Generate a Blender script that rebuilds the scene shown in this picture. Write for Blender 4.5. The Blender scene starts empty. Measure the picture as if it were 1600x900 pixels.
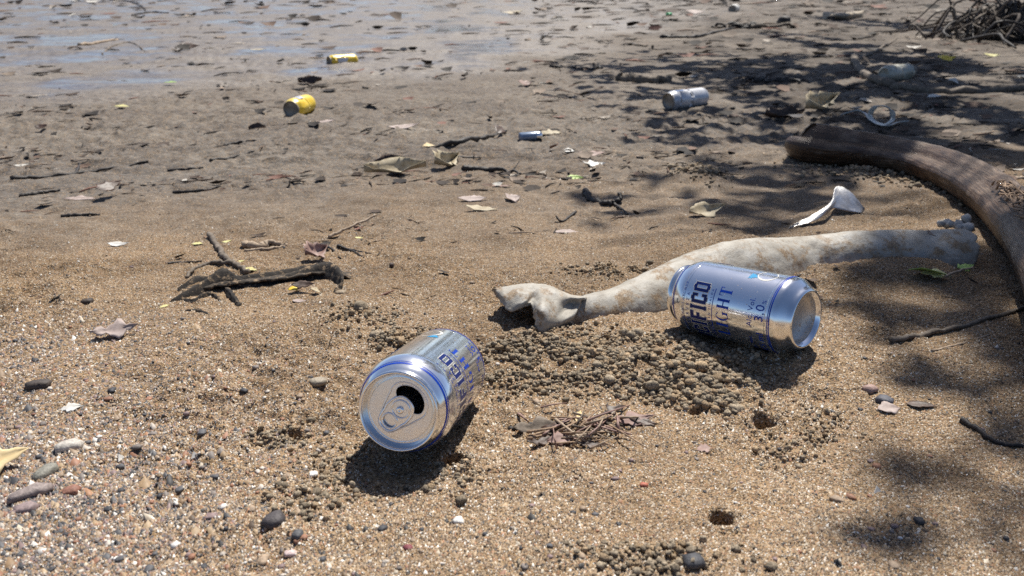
import bpy, bmesh, math, random
import numpy as np
from mathutils import Vector, Matrix, Quaternion

random.seed(7); RNG = np.random.default_rng(7)
SC = bpy.context.scene
COL = SC.collection
R = math.radians

# ------------------------------------------------------------------ camera
F_PX, PITCH, CAM_H = 1150.0, R(22.5), 0.30          # focal length in px of a 1600 px wide frame
cam_d = bpy.data.cameras.new("Camera"); cam = bpy.data.objects.new("Camera", cam_d); COL.objects.link(cam)
cam.location = (0, 0, CAM_H); cam.rotation_euler = (R(90) - PITCH, 0, 0)
cam_d.sensor_width = 36; cam_d.lens = 36 * F_PX / 1600
cam_d.clip_start = 0.02; cam_d.clip_end = 2000
cam_d.dof.use_dof = True; cam_d.dof.focus_distance = 0.62; cam_d.dof.aperture_fstop = 13
SC.camera = cam

# ------------------------------------------------------------------ sky and sun
SUN = Vector((0.20, 0.60, 1.0)).normalized()
w = bpy.data.worlds.new("World"); SC.world = w; w.use_nodes = True
nt = w.node_tree; bg = nt.nodes["Background"]
sky = nt.nodes.new("ShaderNodeTexSky"); sky.sky_type = 'NISHITA'; sky.sun_disc = False
sky.sun_elevation = math.asin(SUN.z); sky.sun_rotation = math.atan2(SUN.x, SUN.y)
sky.air_density = 0.65; sky.dust_density = 1.0; sky.ozone_density = 2.5
nt.links.new(sky.outputs[0], bg.inputs[0]); bg.inputs[1].default_value = 0.095
sl = bpy.data.lights.new("Sun", 'SUN'); so = bpy.data.objects.new("Sun", sl); COL.objects.link(so)
sl.energy = 5.0; sl.angle = R(0.53); sl.color = (1.0, 0.955, 0.88)
so.rotation_euler = SUN.to_track_quat('Z', 'Y').to_euler(); so.location = SUN * 30

SC.view_settings.view_transform = 'Standard'; SC.view_settings.look = 'None'
SC.view_settings.exposure = 0.42; SC.view_settings.gamma = 1.0
SC.render.engine = 'CYCLES'
SC.cycles.use_denoising = False
SC.cycles.max_bounces = 6; SC.cycles.transparent_max_bounces = 6
SC.cycles.caustics_reflective = False; SC.cycles.caustics_refractive = False
SC.cycles.sample_clamp_indirect = 4.0

# ------------------------------------------------------------------ numeric helpers
_perm = np.random.default_rng(3).permutation(4096)
_ang = np.random.default_rng(4).random(4096) * 2 * np.pi
_gx, _gy = np.cos(_ang), np.sin(_ang)
def pn(x, y, seed=0):
    """gradient noise, about -0.7..0.7"""
    x = np.asarray(x, float) + seed * 17.31; y = np.asarray(y, float) - seed * 9.77
    xi = np.floor(x).astype(np.int64); yi = np.floor(y).astype(np.int64)
    fx = x - xi; fy = y - yi
    def g(ix, iy, dx, dy):
        h = _perm[(_perm[ix & 4095] + iy) & 4095]
        return _gx[h] * dx + _gy[h] * dy
    u = fx * fx * fx * (fx * (fx * 6 - 15) + 10); v = fy * fy * fy * (fy * (fy * 6 - 15) + 10)
    a = g(xi, yi, fx, fy); b = g(xi + 1, yi, fx - 1, fy)
    c = g(xi, yi + 1, fx, fy - 1); d = g(xi + 1, yi + 1, fx - 1, fy - 1)
    return (a + (b - a) * u) * (1 - v) + (c + (d - c) * u) * v
def sst(a, b, x):
    t = np.clip((np.asarray(x, float) - a) / (b - a), 0, 1); return t * t * (3 - 2 * t)
CP, SP = math.cos(PITCH), math.sin(PITCH)
def c2w(v):       # camera frame (x right, y down, z forward) to world, direction only
    return Vector((v[0], v[2] * CP - v[1] * SP, -(v[1] * CP + v[2] * SP)))
CAMP = Vector((0, 0, CAM_H))

# ------------------------------------------------------------------ terrain
YK = [-3, .0, .30, .45, .60, .90, 1.4, 2.2, 3.5, 8, 200]
ZK = [.05, .035, .016, .006, .001, -.014, -.028, -.046, -.058, -.066, -.07]
def base_z(x, y):
    z = np.interp(y, YK, ZK)
    z = z + .022 * sst(.35, 1.8, x) * sst(.5, 1.6, y) - .010 * sst(-.1, -1.5, x) * sst(.5, 1.5, y)
    return z
def ray(px, py):
    return c2w(((px - 800) / F_PX, (py - 450) / F_PX, 1.0))
def _s1(a, b, x):
    t = min(1, max(0, (x - a) / (b - a))); return t * t * (3 - 2 * t)
def base_z1(x, y):
    if y <= YK[0]: z = ZK[0]
    elif y >= YK[-1]: z = ZK[-1]
    else:
        k = 0
        while y > YK[k + 1]: k += 1
        z = ZK[k] + (ZK[k + 1] - ZK[k]) * (y - YK[k]) / (YK[k + 1] - YK[k])
    return z + .022 * _s1(.35, 1.8, x) * _s1(.5, 1.6, y) - .010 * _s1(-.1, -1.5, x) * _s1(.5, 1.5, y)
def on_base(px, py, lift=0.0):
    a, b = (px - 800) / F_PX, (py - 450) / F_PX
    dx, dy, dz = a, CP - b * SP, -(b * CP + SP); z = -.01
    for _ in range(24):
        t = (z + lift - CAM_H) / dz
        x, y = dx * t, dy * t
        z = .5 * z + .5 * base_z1(x, y)
    return x, y

# the two cans, posed in world space
def can_pose(c, a):
    return CAMP + c2w(c), c2w(a).normalized()
lid1, ax1 = can_pose((-.0725, .0788, .4676), (.178, -.137, .974))      # lid centre, lid -> base
base1 = lid1 + ax1 * .122
base2, ax2 = can_pose((.2411, .0257, .6012), (-.650, -.174, .740))    # base centre, base -> lid

HOLES = [(1127, 812, .0068, .060), (943, 533, .0055, .03), (1195, 560, .0075, .03), (1192, 660, .0065, .02),
         (708, 717, .0070, .02), (465, 684, .0055, .015), (1085, 640, .004, .012), (275, 610, .003, .006)]
HOLES = [(*on_base(px, py), r, d) for px, py, r, d in HOLES]
# areas where crabs have heaped pellets: centre px, half size px, height of the heap, number of pellets, pellet radius
HEAPS = [(1060, 575, 120, 45, .006, 950, .0021), (905, 560, 140, 42, .004, 900, .0019), (1110, 612, 70, 30, .007, 420, .0023),
         (800, 560, 60, 40, .003, 260, .0018), (640, 535, 70, 20, .004, 160, .0020), (560, 735, 110, 45, .003, 130, .0018),
         (470, 790, 90, 40, .003, 70, .0019), (450, 680, 60, 22, .003, 110, .0018), (1290, 665, 70, 35, .001, 70, .0015),
         (1010, 880, 160, 35, .004, 130, .0017), (1110, 430, 60, 14, .002, 90, .0019), (960, 425, 90, 12, .002, 130, .0018),
         (1350, 265, 130, 30, .006, 320, .0034), (1500, 300, 60, 24, .005, 150, .0034), (1090, 275, 40, 18, .006, 120, .0034),
         (1230, 690, 90, 40, .001, 70, .0014), (700, 740, 60, 40, .002, 90, .0016), (560, 500, 70, 20, .002, 90, .0018)]
def _heap(h):
    x, y = on_base(h[0], h[1]); x2, _ = on_base(h[0] + h[2], h[1]); _, ya = on_base(h[0], h[1] - h[3]); _, yb = on_base(h[0], h[1] + h[3])
    return (x, y, x2 - x, (ya - yb) / 2, h[4], h[5], h[6])
HEAPS = [_heap(h) for h in HEAPS]

DRIFT = [(on_base(*p), r, h) for p, r, h in (((1400, 428), .045, .014), ((1330, 432), .04, .012), ((1270, 436), .035, .008), ((960, 500), .03, .005), ((1450, 425), .03, .010), ((1340, 290), .07, .012), ((1430, 310), .06, .012), ((1100, 285), .05, .010))]
def masks(x, y):
    """what the ground is made of: wet mud (0..1), coarse gravel (0..1)"""
    n = pn(x * 1.3, y * 1.3, 5) * .6 + pn(x * 4, y * 4, 6) * .25
    mud = sst(.75, 1.55, y - .42 * np.maximum(x, 0) + .25 * np.minimum(x + .2, 0) * -1 + n * .5)
    gx = pn(x * 5, y * 5, 8) * .10
    gravel = sst(.02, -.30, x + .30 * (y - .30) + gx) * sst(.75, .50, y + gx)
    return mud, gravel
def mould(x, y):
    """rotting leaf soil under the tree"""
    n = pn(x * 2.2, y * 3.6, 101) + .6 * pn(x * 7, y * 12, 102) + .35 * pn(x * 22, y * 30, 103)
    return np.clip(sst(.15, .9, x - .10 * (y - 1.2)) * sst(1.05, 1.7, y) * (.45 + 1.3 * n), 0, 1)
def dampness(x, y):
    """sand still moist from the tide, darker than the dry top"""
    n = pn(x * 3, y * 3, 91) * .55 + pn(x * 9, y * 11, 92) * .35 + pn(x * 28, y * 30, 93) * .18
    band = sst(.50, .78, y + .12 * x) * sst(2.2, 1.2, y)
    return np.clip(band * (.62 + 1.1 * n) + (1 - band) * sst(.12, .55, n) * .8, 0, 1)
def wetness(x, y):
    n = pn(x * .9, y * .9, 81) * .9 + pn(x * 2.6, y * 3.5, 82) * .5
    return sst(.0, 1.0, (y - 2.2) * .8 - np.maximum(x + .5, 0) * 1.6 + n) * sst(.42, -.12, x / np.maximum(y, 1) + .10 * pn(x * .8, y * .5, 85)) * (.48 + .52 * sst(-.12, .28, pn(x * 1.7, y * .8, 83) + .5 * pn(x * 5, y * 3, 84)))

def ground_z(x, y):
    x = np.asarray(x, float); y = np.asarray(y, float)
    mud, gravel = masks(x, y)
    z = base_z(x, y)
    near = .35 + .65 * sst(12, 3, y)
    z = z + .010 * pn(x * 2.2, y * 3.2, 1) * near + .007 * pn(x * 8, y * 10, 2) * near + .0045 * pn(x * 17, y * 19, 7) * near * sst(2.5, .8, y)
    sand = 1 - mud
    f = sst(3.0, .8, y)
    lumpy = .6 + 1.2 * sst(-.2, .4, pn(x * 6, y * 6, 41))
    z = z + sand * lumpy * (.0038 * pn(x * 32, y * 32, 3) + .0028 * pn(x * 85, y * 85, 4) * f + .0020 * pn(x * 190, y * 190, 9) * f)
    # the mud flat: low ripples and lumps, stretched along the shore
    rough = sst(-.25, .35, pn(x * 1.1, y * .9, 21))
    lump = pn(x * 9 + .8 * pn(x * 3, y * 3, 11), y * 13, 12)
    near = near * (1 - .55 * wetness(x, y))
    z = z + mud * near * (.0085 * lump * (.45 + rough) + .0080 * pn(x * 26, y * 34, 13) * (.45 + rough) + .0060 * pn(x * 62, y * 72, 14) * (.4 + rough) * sst(7, 2, y))
    ridge = np.maximum(0, pn(x * 5, y * 16, 15) - .18)
    z = z + mud * near * .022 * ridge * sst(5, 1.5, y)
    # heaps of pellets
    for hx, hy, rx, ry, h, n, r in HEAPS:
        q = ((x - hx) / rx) ** 2 + ((y - hy) / ry) ** 2
        e = np.exp(-q * 1.4); z = z + h * e * (.75 + .8 * pn(x * 60, y * 60, 16)) + .0035 * e * pn(x * 130, y * 130, 17)
    # sand pressed up and hollowed around the cans, pipe and stalk
    def blob(px, py, r, h):
        return h * np.exp(-((x - px) ** 2 + (y - py) ** 2) / (r * r))
    p4 = base2 + ax2 * .105; p3 = base2 + ax2 * .02
    z = z + blob(p3.x + .005, p3.y, .06, .013)
    z = z + blob(base1.x, base1.y - .01, .035, -.008) + blob(lid1.x, lid1.y - .02, .05, -.004)
    for (bx, by), r, h in DRIFT: z = z + blob(bx, by, r, h)
    for hx, hy, r, d in HOLES:
        q = np.sqrt((x - hx) ** 2 + (y - hy) ** 2) / r
        q = q * (1 + .35 * pn(x * 140, y * 140, 18))
        z = z - 1.4 * d * sst(1.08, .85, q) + .0025 * np.exp(-((q - 1.7) / .5) ** 2)
    return z
GRID = {}
def gz(x, y):
    """height of the built ground sheet at one place"""
    U, Y, Z = GRID['U'], GRID['Y'], GRID['Z']
    j = min(max(int(np.searchsorted(Y, y)) - 1, 0), len(Y) - 2); u = x / max(y + .5, .5)
    i = min(max(int(np.searchsorted(U, u)) - 1, 0), len(U) - 2)
    fu = min(1, max(0, (u - U[i]) / (U[i + 1] - U[i]))); fy = min(1, max(0, (y - Y[j]) / (Y[j + 1] - Y[j])))
    return float((Z[j, i] * (1 - fu) + Z[j, i + 1] * fu) * (1 - fy) + (Z[j + 1, i] * (1 - fu) + Z[j + 1, i + 1] * fu) * fy)
def P(px, py, lift=0.0):
    """the point of the ground seen at a place of the photograph, raised by lift"""
    x, y = on_base(px, py, lift)
    for _ in range(3):
        z = gz(x, y) + lift
        d = ray(px, py); t = (z - CAM_H) / d.z
        x, y = x * .5 + d.x * t * .5, y * .5 + d.y * t * .5
    return Vector((x, y, gz(x, y) + lift))
def depth(p): return p.y * CP - (p.z - CAM_H) * SP

# ------------------------------------------------------------------ materials
def nd(nt, typ, **kw):
    n = nt.nodes.new(typ)
    for k, v in kw.items(): setattr(n, k, v)
    return n
def ramp(nt, fac, stops, interp='LINEAR'):
    n = nt.nodes.new("ShaderNodeValToRGB"); cr = n.color_ramp; cr.interpolation = interp
    while len(cr.elements) < len(stops): cr.elements.new(.5)
    for e, (p, c) in zip(cr.elements, stops): e.position = p; e.color = (*c, 1)
    nt.links.new(fac, n.inputs[0]); return n.outputs[0]
def newmat(name):
    m = bpy.data.materials.new(name); m.use_nodes = True
    return m, m.node_tree, m.node_tree.nodes["Principled BSDF"]
def mat(name, c1, c2, scale=60, rough=.7, metal=0.0, bump=.3, dist=.001, stretch=(1, 1, 1), detail=5, spec=.4, c3=None, sheen=0, sand=0.0, sub=None):
    """two or three tone noise material with fine relief; sand = share dusted with sand"""
    m, nt, b = newmat(name)
    tc = nd(nt, "ShaderNodeTexCoord"); mp = nd(nt, "ShaderNodeMapping"); mp.inputs['Scale'].default_value = stretch
    nt.links.new(tc.outputs['Object'], mp.inputs[0])
    nz = nd(nt, "ShaderNodeTexNoise"); nz.inputs['Scale'].default_value = scale; nz.inputs['Detail'].default_value = detail; nz.inputs['Roughness'].default_value = .65
    nt.links.new(mp.outputs[0], nz.inputs[0])
    stops = [(.32, c1), (.68, c2)] if c3 is None else [(.28, c1), (.5, c2), (.72, c3)]
    col = ramp(nt, nz.outputs[0], stops)
    rsock = None
    if sand > 0:
        n2 = nd(nt, "ShaderNodeTexNoise"); n2.inputs['Scale'].default_value = scale * .8; n2.inputs['Detail'].default_value = 8; n2.inputs['Roughness'].default_value = .75
        nt.links.new(tc.outputs['Object'], n2.inputs[0])
        mr = nd(nt, "ShaderNodeMapRange"); mr.inputs[1].default_value = .62 - sand * .5; mr.inputs[2].default_value = .68 - sand * .4; nt.links.new(n2.outputs[0], mr.inputs[0])
        n3 = nd(nt, "ShaderNodeTexNoise"); n3.inputs['Scale'].default_value = 900; nt.links.new(tc.outputs['Object'], n3.inputs[0])
        sc_ = ramp(nt, n3.outputs[0], [(.35, (.14, .09, .055)), (.65, (.38, .28, .17))])
        mx = nd(nt, "ShaderNodeMix", data_type='RGBA'); nt.links.new(mr.outputs[0], mx.inputs[0]); nt.links.new(col, mx.inputs[6]); nt.links.new(sc_, mx.inputs[7])
        col = mx.outputs[2]
    nt.links.new(col, b.inputs['Base Color'])
    b.inputs['Roughness'].default_value = rough; b.inputs['Metallic'].default_value = metal
    b.inputs['Specular IOR Level'].default_value = spec
    if bump:
        bp = nd(nt, "ShaderNodeBump"); bp.inputs['Strength'].default_value = bump; bp.inputs['Distance'].default_value = dist
        nt.links.new(nz.outputs[0], bp.inputs['Height']); nt.links.new(bp.outputs[0], b.inputs['Normal'])
    return m
def attr_mat(name, rough=.7, spec=.4, bump_scale=None, var=.25, metal=0):
    m, nt, b = newmat(name)
    at = nd(nt, "ShaderNodeAttribute", attribute_name="tint")
    tc = nd(nt, "ShaderNodeTexCoord"); nz = nd(nt, "ShaderNodeTexNoise"); nz.inputs['Scale'].default_value = bump_scale or 400
    nz.inputs['Detail'].default_value = 4
    nt.links.new(tc.outputs['Object'], nz.inputs[0])
    v = ramp(nt, nz.outputs[0], [(.3, (1 - var,) * 3), (.7, (1 + var * .6,) * 3)])
    mx = nd(nt, "ShaderNodeMix", data_type='RGBA', blend_type='MULTIPLY'); mx.inputs[0].default_value = 1
    nt.links.new(at.outputs[0], mx.inputs[6]); nt.links.new(v, mx.inputs[7]); nt.links.new(mx.outputs[2], b.inputs['Base Color'])
    b.inputs['Roughness'].default_value = rough; b.inputs['Specular IOR Level'].default_value = spec
    if bump_scale:
        bp = nd(nt, "ShaderNodeBump"); bp.inputs['Strength'].default_value = .6; bp.inputs['Distance'].default_value = .4 / bump_scale
        nt.links.new(nz.outputs[0], bp.inputs['Height']); nt.links.new(bp.outputs[0], b.inputs['Normal'])
    return m

def ground_material():
    m, nt, b = newmat("sand_and_mud"); L = nt.links.new
    tc = nd(nt, "ShaderNodeTexCoord"); co = tc.outputs['Object']
    am = nd(nt, "ShaderNodeAttribute", attribute_name="mud"); ag = nd(nt, "ShaderNodeAttribute", attribute_name="gravel"); aw = nd(nt, "ShaderNodeAttribute", attribute_name="wet")
    def noise(scale, detail=4, rough=.6, stretch=None):
        n = nd(nt, "ShaderNodeTexNoise"); n.inputs['Scale'].default_value = scale; n.inputs['Detail'].default_value = detail; n.inputs['Roughness'].default_value = rough
        if stretch:
            mp = nd(nt, "ShaderNodeMapping"); mp.inputs['Scale'].default_value = stretch; L(co, mp.inputs[0]); L(mp.outputs[0], n.inputs[0])
        else: L(co, n.inputs[0])
        return n.outputs[0]
    def mix(f, a, c, bt='MIX'):
        x = nd(nt, "ShaderNodeMix", data_type='RGBA', blend_type=bt)
        if isinstance(f, float): x.inputs[0].default_value = f
        else: L(f, x.inputs[0])
        for s, v in ((6, a), (7, c)):
            if isinstance(v, tuple): x.inputs[s].default_value = (*v, 1)
            else: L(v, x.inputs[s])
        return x.outputs[2]
    def math_(op, a, c=None):
        x = nd(nt, "ShaderNodeMath", operation=op)
        for s, v in ((0, a), (1, c)):
            if v is None: continue
            if isinstance(v, (int, float)): x.inputs[s].default_value = v
            else: L(v, x.inputs[s])
        return x.outputs[0]
    def voro(scale):
        v = nd(nt, "ShaderNodeTexVoronoi"); v.inputs['Scale'].default_value = scale; L(co, v.inputs['Vector'])
        s = nd(nt, "ShaderNodeSeparateColor"); L(v.outputs['Color'], s.inputs[0]); return v.outputs['Distance'], s.outputs[0], s.outputs[1]
    d1, r1, q1 = voro(1050); d2, r2, q2 = voro(430)
    pal = [(0, (.030, .028, .028)), (.14, (.085, .058, .038)), (.32, (.20, .128, .066)), (.56, (.315, .210, .112)), (.78, (.41, .29, .165)), (.87, (.34, .18, .09)), (.94, (.52, .44, .33)), (1, (.72, .69, .62))]
    grain = ramp(nt, r1, pal)
    coarse = ramp(nt, r2, [(0, (.045, .045, .05)), (.16, (.11, .10, .10)), (.34, (.22, .15, .10)), (.6, (.36, .26, .16)), (.8, (.33, .20, .13)), (.92, (.55, .48, .4)), (1, (.7, .67, .6))])
    cf = math_('MULTIPLY', math_('GREATER_THAN', q2, .62), math_('ADD', .18, math_('MULTIPLY', ag.outputs['Fac'], .6)))
    sand = mix(cf, grain, coarse)
    ad = nd(nt, "ShaderNodeAttribute", attribute_name="damp")
    dampf = math_('MULTIPLY', ad.outputs['Fac'], .62)
    tone = ramp(nt, noise(9, 6, .65), [(.3, (.66, .64, .62)), (.55, (1, 1, 1)), (.75, (1.1, 1.06, 1.0))])
    sand = mix(1.0, sand, tone, 'MULTIPLY')
    sand = mix(dampf, sand, mix(1.0, sand, (.42, .40, .37), 'MULTIPLY'))
    mudc = ramp(nt, noise(38, 8, .7, (1, 1.6, 1)), [(.32, (.036, .031, .026)), (.46, (.126, .110, .094)), (.60, (.190, .172, .150)), (.78, (.31, .285, .255))])
    mudtone = ramp(nt, noise(2.2, 5, .6, (1, 1.7, 1)), [(.35, (.70, .69, .70)), (.65, (1.12, 1.10, 1.06))])
    mudc = mix(1.0, mudc, mudtone, 'MULTIPLY')
    mudc = mix(math_('MULTIPLY', math_('GREATER_THAN', q2, .72), .5), mudc, grain)
    mudf = math_('MINIMUM', math_('MAXIMUM', math_('ADD', am.outputs['Fac'], math_('MULTIPLY', math_('SUBTRACT', noise(30, 6, .7), .5), .8)), 0), 1)
    col = mix(math_('MULTIPLY', mudf, math_('MINIMUM', math_('MULTIPLY', am.outputs['Fac'], 4), 1)), sand, mudc)
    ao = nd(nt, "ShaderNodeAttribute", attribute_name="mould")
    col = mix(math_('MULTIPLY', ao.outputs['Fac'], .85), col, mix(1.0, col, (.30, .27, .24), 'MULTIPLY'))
    L(col, b.inputs['Base Color'])
    # dry sand is dull, the flat is wet and shines in patches
    wet = ramp(nt, noise(4.0, 6, .6, (1, 2.2, 1)), [(.38, (.46,) * 3), (.56, (.13,) * 3)])
    rr = nd(nt, "ShaderNodeMix"); L(aw.outputs['Fac'], rr.inputs[0]); rr.inputs[2].default_value = .82; L(wet, rr.inputs[3]); L(rr.outputs[0], b.inputs['Roughness'])
    sp = math_('ADD', .22, math_('MULTIPLY', aw.outputs['Fac'], .45)); L(sp, b.inputs['Specular IOR Level'])
    inv = math_('SUBTRACT', 1, am.outputs['Fac'])
    h = math_('ADD', math_('MULTIPLY', math_('SUBTRACT', 1, d1), math_('MULTIPLY', inv, .0009)), math_('MULTIPLY', math_('SUBTRACT', 1, d2), math_('MULTIPLY', inv, .0013)))
    h = math_('ADD', h, math_('MULTIPLY', noise(120, 6, .7), math_('MULTIPLY', math_('SUBTRACT', am.outputs['Fac'], math_('MULTIPLY', aw.outputs['Fac'], .9)), .005)))
    bp = nd(nt, "ShaderNodeBump"); bp.inputs['Strength'].default_value = .8; bp.inputs['Distance'].default_value = 1.0
    L(h, bp.inputs['Height']); L(bp.outputs[0], b.inputs['Normal'])
    return m

def aluminium(name, col, rough, grime=.15, metal=1.0):
    m, nt, b = newmat(name); L = nt.links.new
    tc = nd(nt, "ShaderNodeTexCoord")
    n = nd(nt, "ShaderNodeTexNoise"); n.inputs['Scale'].default_value = 90; n.inputs['Detail'].default_value = 7; n.inputs['Roughness'].default_value = .7; L(tc.outputs['Object'], n.inputs[0])
    r = nd(nt, "ShaderNodeMapRange"); r.inputs[1].default_value = .35; r.inputs[2].default_value = .75; r.inputs[3].default_value = rough; r.inputs[4].default_value = rough + .12; L(n.outputs[0], r.inputs[0]); L(r.outputs[0], b.inputs['Roughness'])
    n2 = nd(nt, "ShaderNodeTexNoise"); n2.inputs['Scale'].default_value = 420; n2.inputs['Detail'].default_value = 3; L(tc.outputs['Object'], n2.inputs[0])
    mr = nd(nt, "ShaderNodeMapRange"); mr.inputs[1].default_value = .72 - grime * .2; mr.inputs[2].default_value = .76; L(n2.outputs[0], mr.inputs[0])
    mx = nd(nt, "ShaderNodeMix", data_type='RGBA'); L(mr.outputs[0], mx.inputs[0]); mx.inputs[6].default_value = (*col, 1); mx.inputs[7].default_value = (.42, .33, .22, 1); L(mx.outputs[2], b.inputs['Base Color'])
    mm = nd(nt, "ShaderNodeMath", operation='SUBTRACT'); mm.inputs[0].default_value = metal; mm.use_clamp = True; L(mr.outputs[0], mm.inputs[1]); L(mm.outputs[0], b.inputs['Metallic'])
    n4 = nd(nt, "ShaderNodeTexNoise"); n4.inputs['Scale'].default_value = 45; L(tc.outputs['Object'], n4.inputs[0])
    bp = nd(nt, "ShaderNodeBump"); bp.inputs['Strength'].default_value = .05; bp.inputs['Distance'].default_value = .002; L(n4.outputs[0], bp.inputs['Height']); L(bp.outputs[0], b.inputs['Normal'])
    return m

M = dict(
    ground=ground_material(),
    grain=attr_mat("sand_grain", .6, .45, None, .2),
    pellet=attr_mat("sand_pellet", .9, .2, 900, .75),
    pebble=attr_mat("pebble_stone", .65, .4, 500, .35),
    litter=attr_mat("leaf_and_twig_scraps", .75, .3, 300, .3),
    alu=aluminium("bare_aluminium", (.86, .87, .88), .13, 0),
    alulid=aluminium("lid_aluminium", (.82, .82, .82), .22, .05),
    alubase=aluminium("sandy_base_aluminium", (.60, .57, .52), .42, .9, .75),
    silver=aluminium("silver_can_print", (.86, .88, .91), .09, .05, .93),
    navy=mat("navy_print", (.003, .012, .10), (.005, .020, .14), 200, .35, 0, 0, spec=.3),
    blue=mat("blue_print", (.002, .035, .33), (.004, .05, .40), 200, .35, 0, 0, spec=.3),
    teal=mat("teal_print", (.01, .22, .45), (.02, .30, .55), 200, .3, 0, 0, spec=.6),
    white=mat("white_print", (.62, .60, .52), (.74, .72, .66), 200, .35, 0, 0, spec=.5),
    specks=mat("stuck_sand", (.22, .16, .10), (.62, .55, .44), 700, .8, 0, 0),
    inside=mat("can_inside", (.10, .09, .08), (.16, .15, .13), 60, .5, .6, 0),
    yellow=mat("yellow_can_print", (.72, .46, .025), (.80, .56, .05), 30, .35, 0, .1, c3=(.78, .60, .16), spec=.5),
    muddy=mat("mud_stained_metal", (.16, .13, .10), (.40, .36, .30), 40, .55, .3, .2),
    whitecan=mat("faded_white_can", (.42, .43, .46), (.66, .67, .70), 26, .35, .25, .1, spec=.5),
    bluefade=mat("faded_blue_print", (.12, .18, .34), (.20, .28, .46), 40, .4, .1, 0),
    pipe=mat("dirty_pale_plastic", (.22, .19, .15), (.37, .34, .285), 46, .6, 0, .9, .0022, c3=(.47, .45, .405), sand=.215, detail=10),
    fibre=mat("torn_palm_fibre", (.20, .125, .075), (.42, .30, .20), 160, .8, 0, 1.0, .002),
    foil=mat("dull_foil", (.34, .31, .28), (.66, .66, .66), 40, .42, .7, .7, .003),
    foilback=mat("foil_backing", (.30, .27, .23), (.55, .52, .47), 40, .55, .2, .5, .002),
    cloth=mat("dark_sandy_cloth", (.012, .010, .009), (.042, .035, .028), 120, .9, 0, .8, .002, sand=.16),
    clothsand=mat("sand_covered_cloth", (.02, .016, .013), (.07, .055, .04), 160, .9, 0, .8, .002, sand=.2),
    stick=mat("grey_brown_stick", (.055, .042, .032), (.15, .12, .09), 110, .8, 0, .8, .0015, c3=(.24, .20, .16)),
    darkstick=mat("wet_black_stick", (.012, .010, .009), (.045, .036, .030), 110, .6, 0, .8, .0015),
    palestick=mat("pale_dry_stick", (.24, .17, .11), (.42, .33, .24), 110, .75, 0, .5, .001),
    redleaf=mat("reddish_dry_leaf", (.14, .075, .06), (.27, .17, .14), 90, .6, 0, .5, .001, c3=(.36, .25, .21)),
    tanleaf=mat("tan_dry_leaf", (.24, .18, .10), (.42, .35, .23), 90, .65, 0, .5, .001, c3=(.50, .44, .32)),
    pinkleaf=mat("pinkish_grey_leaf", (.28, .21, .18), (.46, .38, .34), 90, .65, 0, .4, .001),
    brownleaf=mat("dark_brown_leaf", (.03, .018, .012), (.10, .055, .035), 90, .5, 0, .5, .001),
    yellowleaf=mat("pale_yellow_leaf", (.50, .44, .16), (.66, .62, .30), 70, .55, 0, .2, .001),
    greenleaf=mat("fresh_green_leaf", (.22, .36, .07), (.42, .56, .16), 60, .45, 0, .2, .001),
    limeleaf=mat("lime_leaf", (.38, .52, .14), (.52, .64, .24), 70, .55, 0, .2, .001),
    orangeleaf=mat("buff_leaf", (.58, .42, .20), (.72, .58, .34), 70, .6, 0, .2, .001),
    petal=mat("yellow_petal", (.62, .42, .02), (.75, .56, .05), 70, .5, 0, .2, .001),
    strap=mat("milky_plastic_strap", (.50, .50, .46), (.66, .66, .62), 50, .4, 0, .1, spec=.5),
    jar=mat("clouded_plastic", (.28, .27, .22), (.50, .49, .42), 40, .4, .1, .3, .002, sand=.12),
    green=mat("green_plastic", (.01, .36, .10), (.02, .46, .15), 60, .4, 0, 0),
    whiteplastic=mat("weathered_white_plastic", (.50, .48, .43), (.72, .70, .65), 60, .5, 0, .2),
    lighter=mat("blue_grey_plastic", (.10, .15, .24), (.20, .27, .38), 60, .3, .1, 0, spec=.6),
    board=mat("weathered_pale_board", (.20, .16, .11), (.45, .38, .28), 30, .75, 0, .5, .004),
    bark=mat("mangrove_bark", (.035, .028, .022), (.10, .08, .065), 30, .85, 0, .8, .008, c3=(.17, .14, .12)),
    crown=mat("mangrove_leaf", (.035, .075, .018), (.075, .13, .03), 12, .45, 0, 0),
    log=mat("rotten_dark_log", (.012, .010, .009), (.05, .04, .032), 22, .9, 0, .8, .01),
)
def stalk_material():
    m, nt, b = newmat("brown_palm_stalk"); L = nt.links.new
    at = nd(nt, "ShaderNodeAttribute", attribute_name="sweep")     # metres along, metres round
    def noise(sx, sy, detail=6):
        mp = nd(nt, "ShaderNodeMapping"); mp.inputs['Scale'].default_value = (sx, sy, 1); L(at.outputs['Vector'], mp.inputs[0])
        n = nd(nt, "ShaderNodeTexNoise"); n.inputs['Scale'].default_value = 1; n.inputs['Detail'].default_value = detail; n.inputs['Roughness'].default_value = .65; L(mp.outputs[0], n.inputs[0]); return n.outputs[0]
    fib = noise(26, 330, 9); blot = noise(22, 30, 8)
    c1 = ramp(nt, fib, [(.30, (.016, .008, .004)), (.5, (.070, .037, .019)), (.72, (.17, .10, .055))])
    c2 = ramp(nt, fib, [(.30, (.06, .037, .022)), (.5, (.16, .105, .066)), (.72, (.32, .23, .16))])
    f = ramp(nt, blot, [(.48, (0, 0, 0)), (.66, (1, 1, 1))])
    mx = nd(nt, "ShaderNodeMix", data_type='RGBA'); L(f, mx.inputs[0]); L(c1, mx.inputs[6]); L(c2, mx.inputs[7]); L(mx.outputs[2], b.inputs['Base Color'])
    b.inputs['Roughness'].default_value = .42
    bp = nd(nt, "ShaderNodeBump"); bp.inputs['Strength'].default_value = .8; bp.inputs['Distance'].default_value = .0025; L(fib, bp.inputs['Height']); L(bp.outputs[0], b.inputs['Normal'])
    return m
M['stalk'] = stalk_material()

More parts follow.
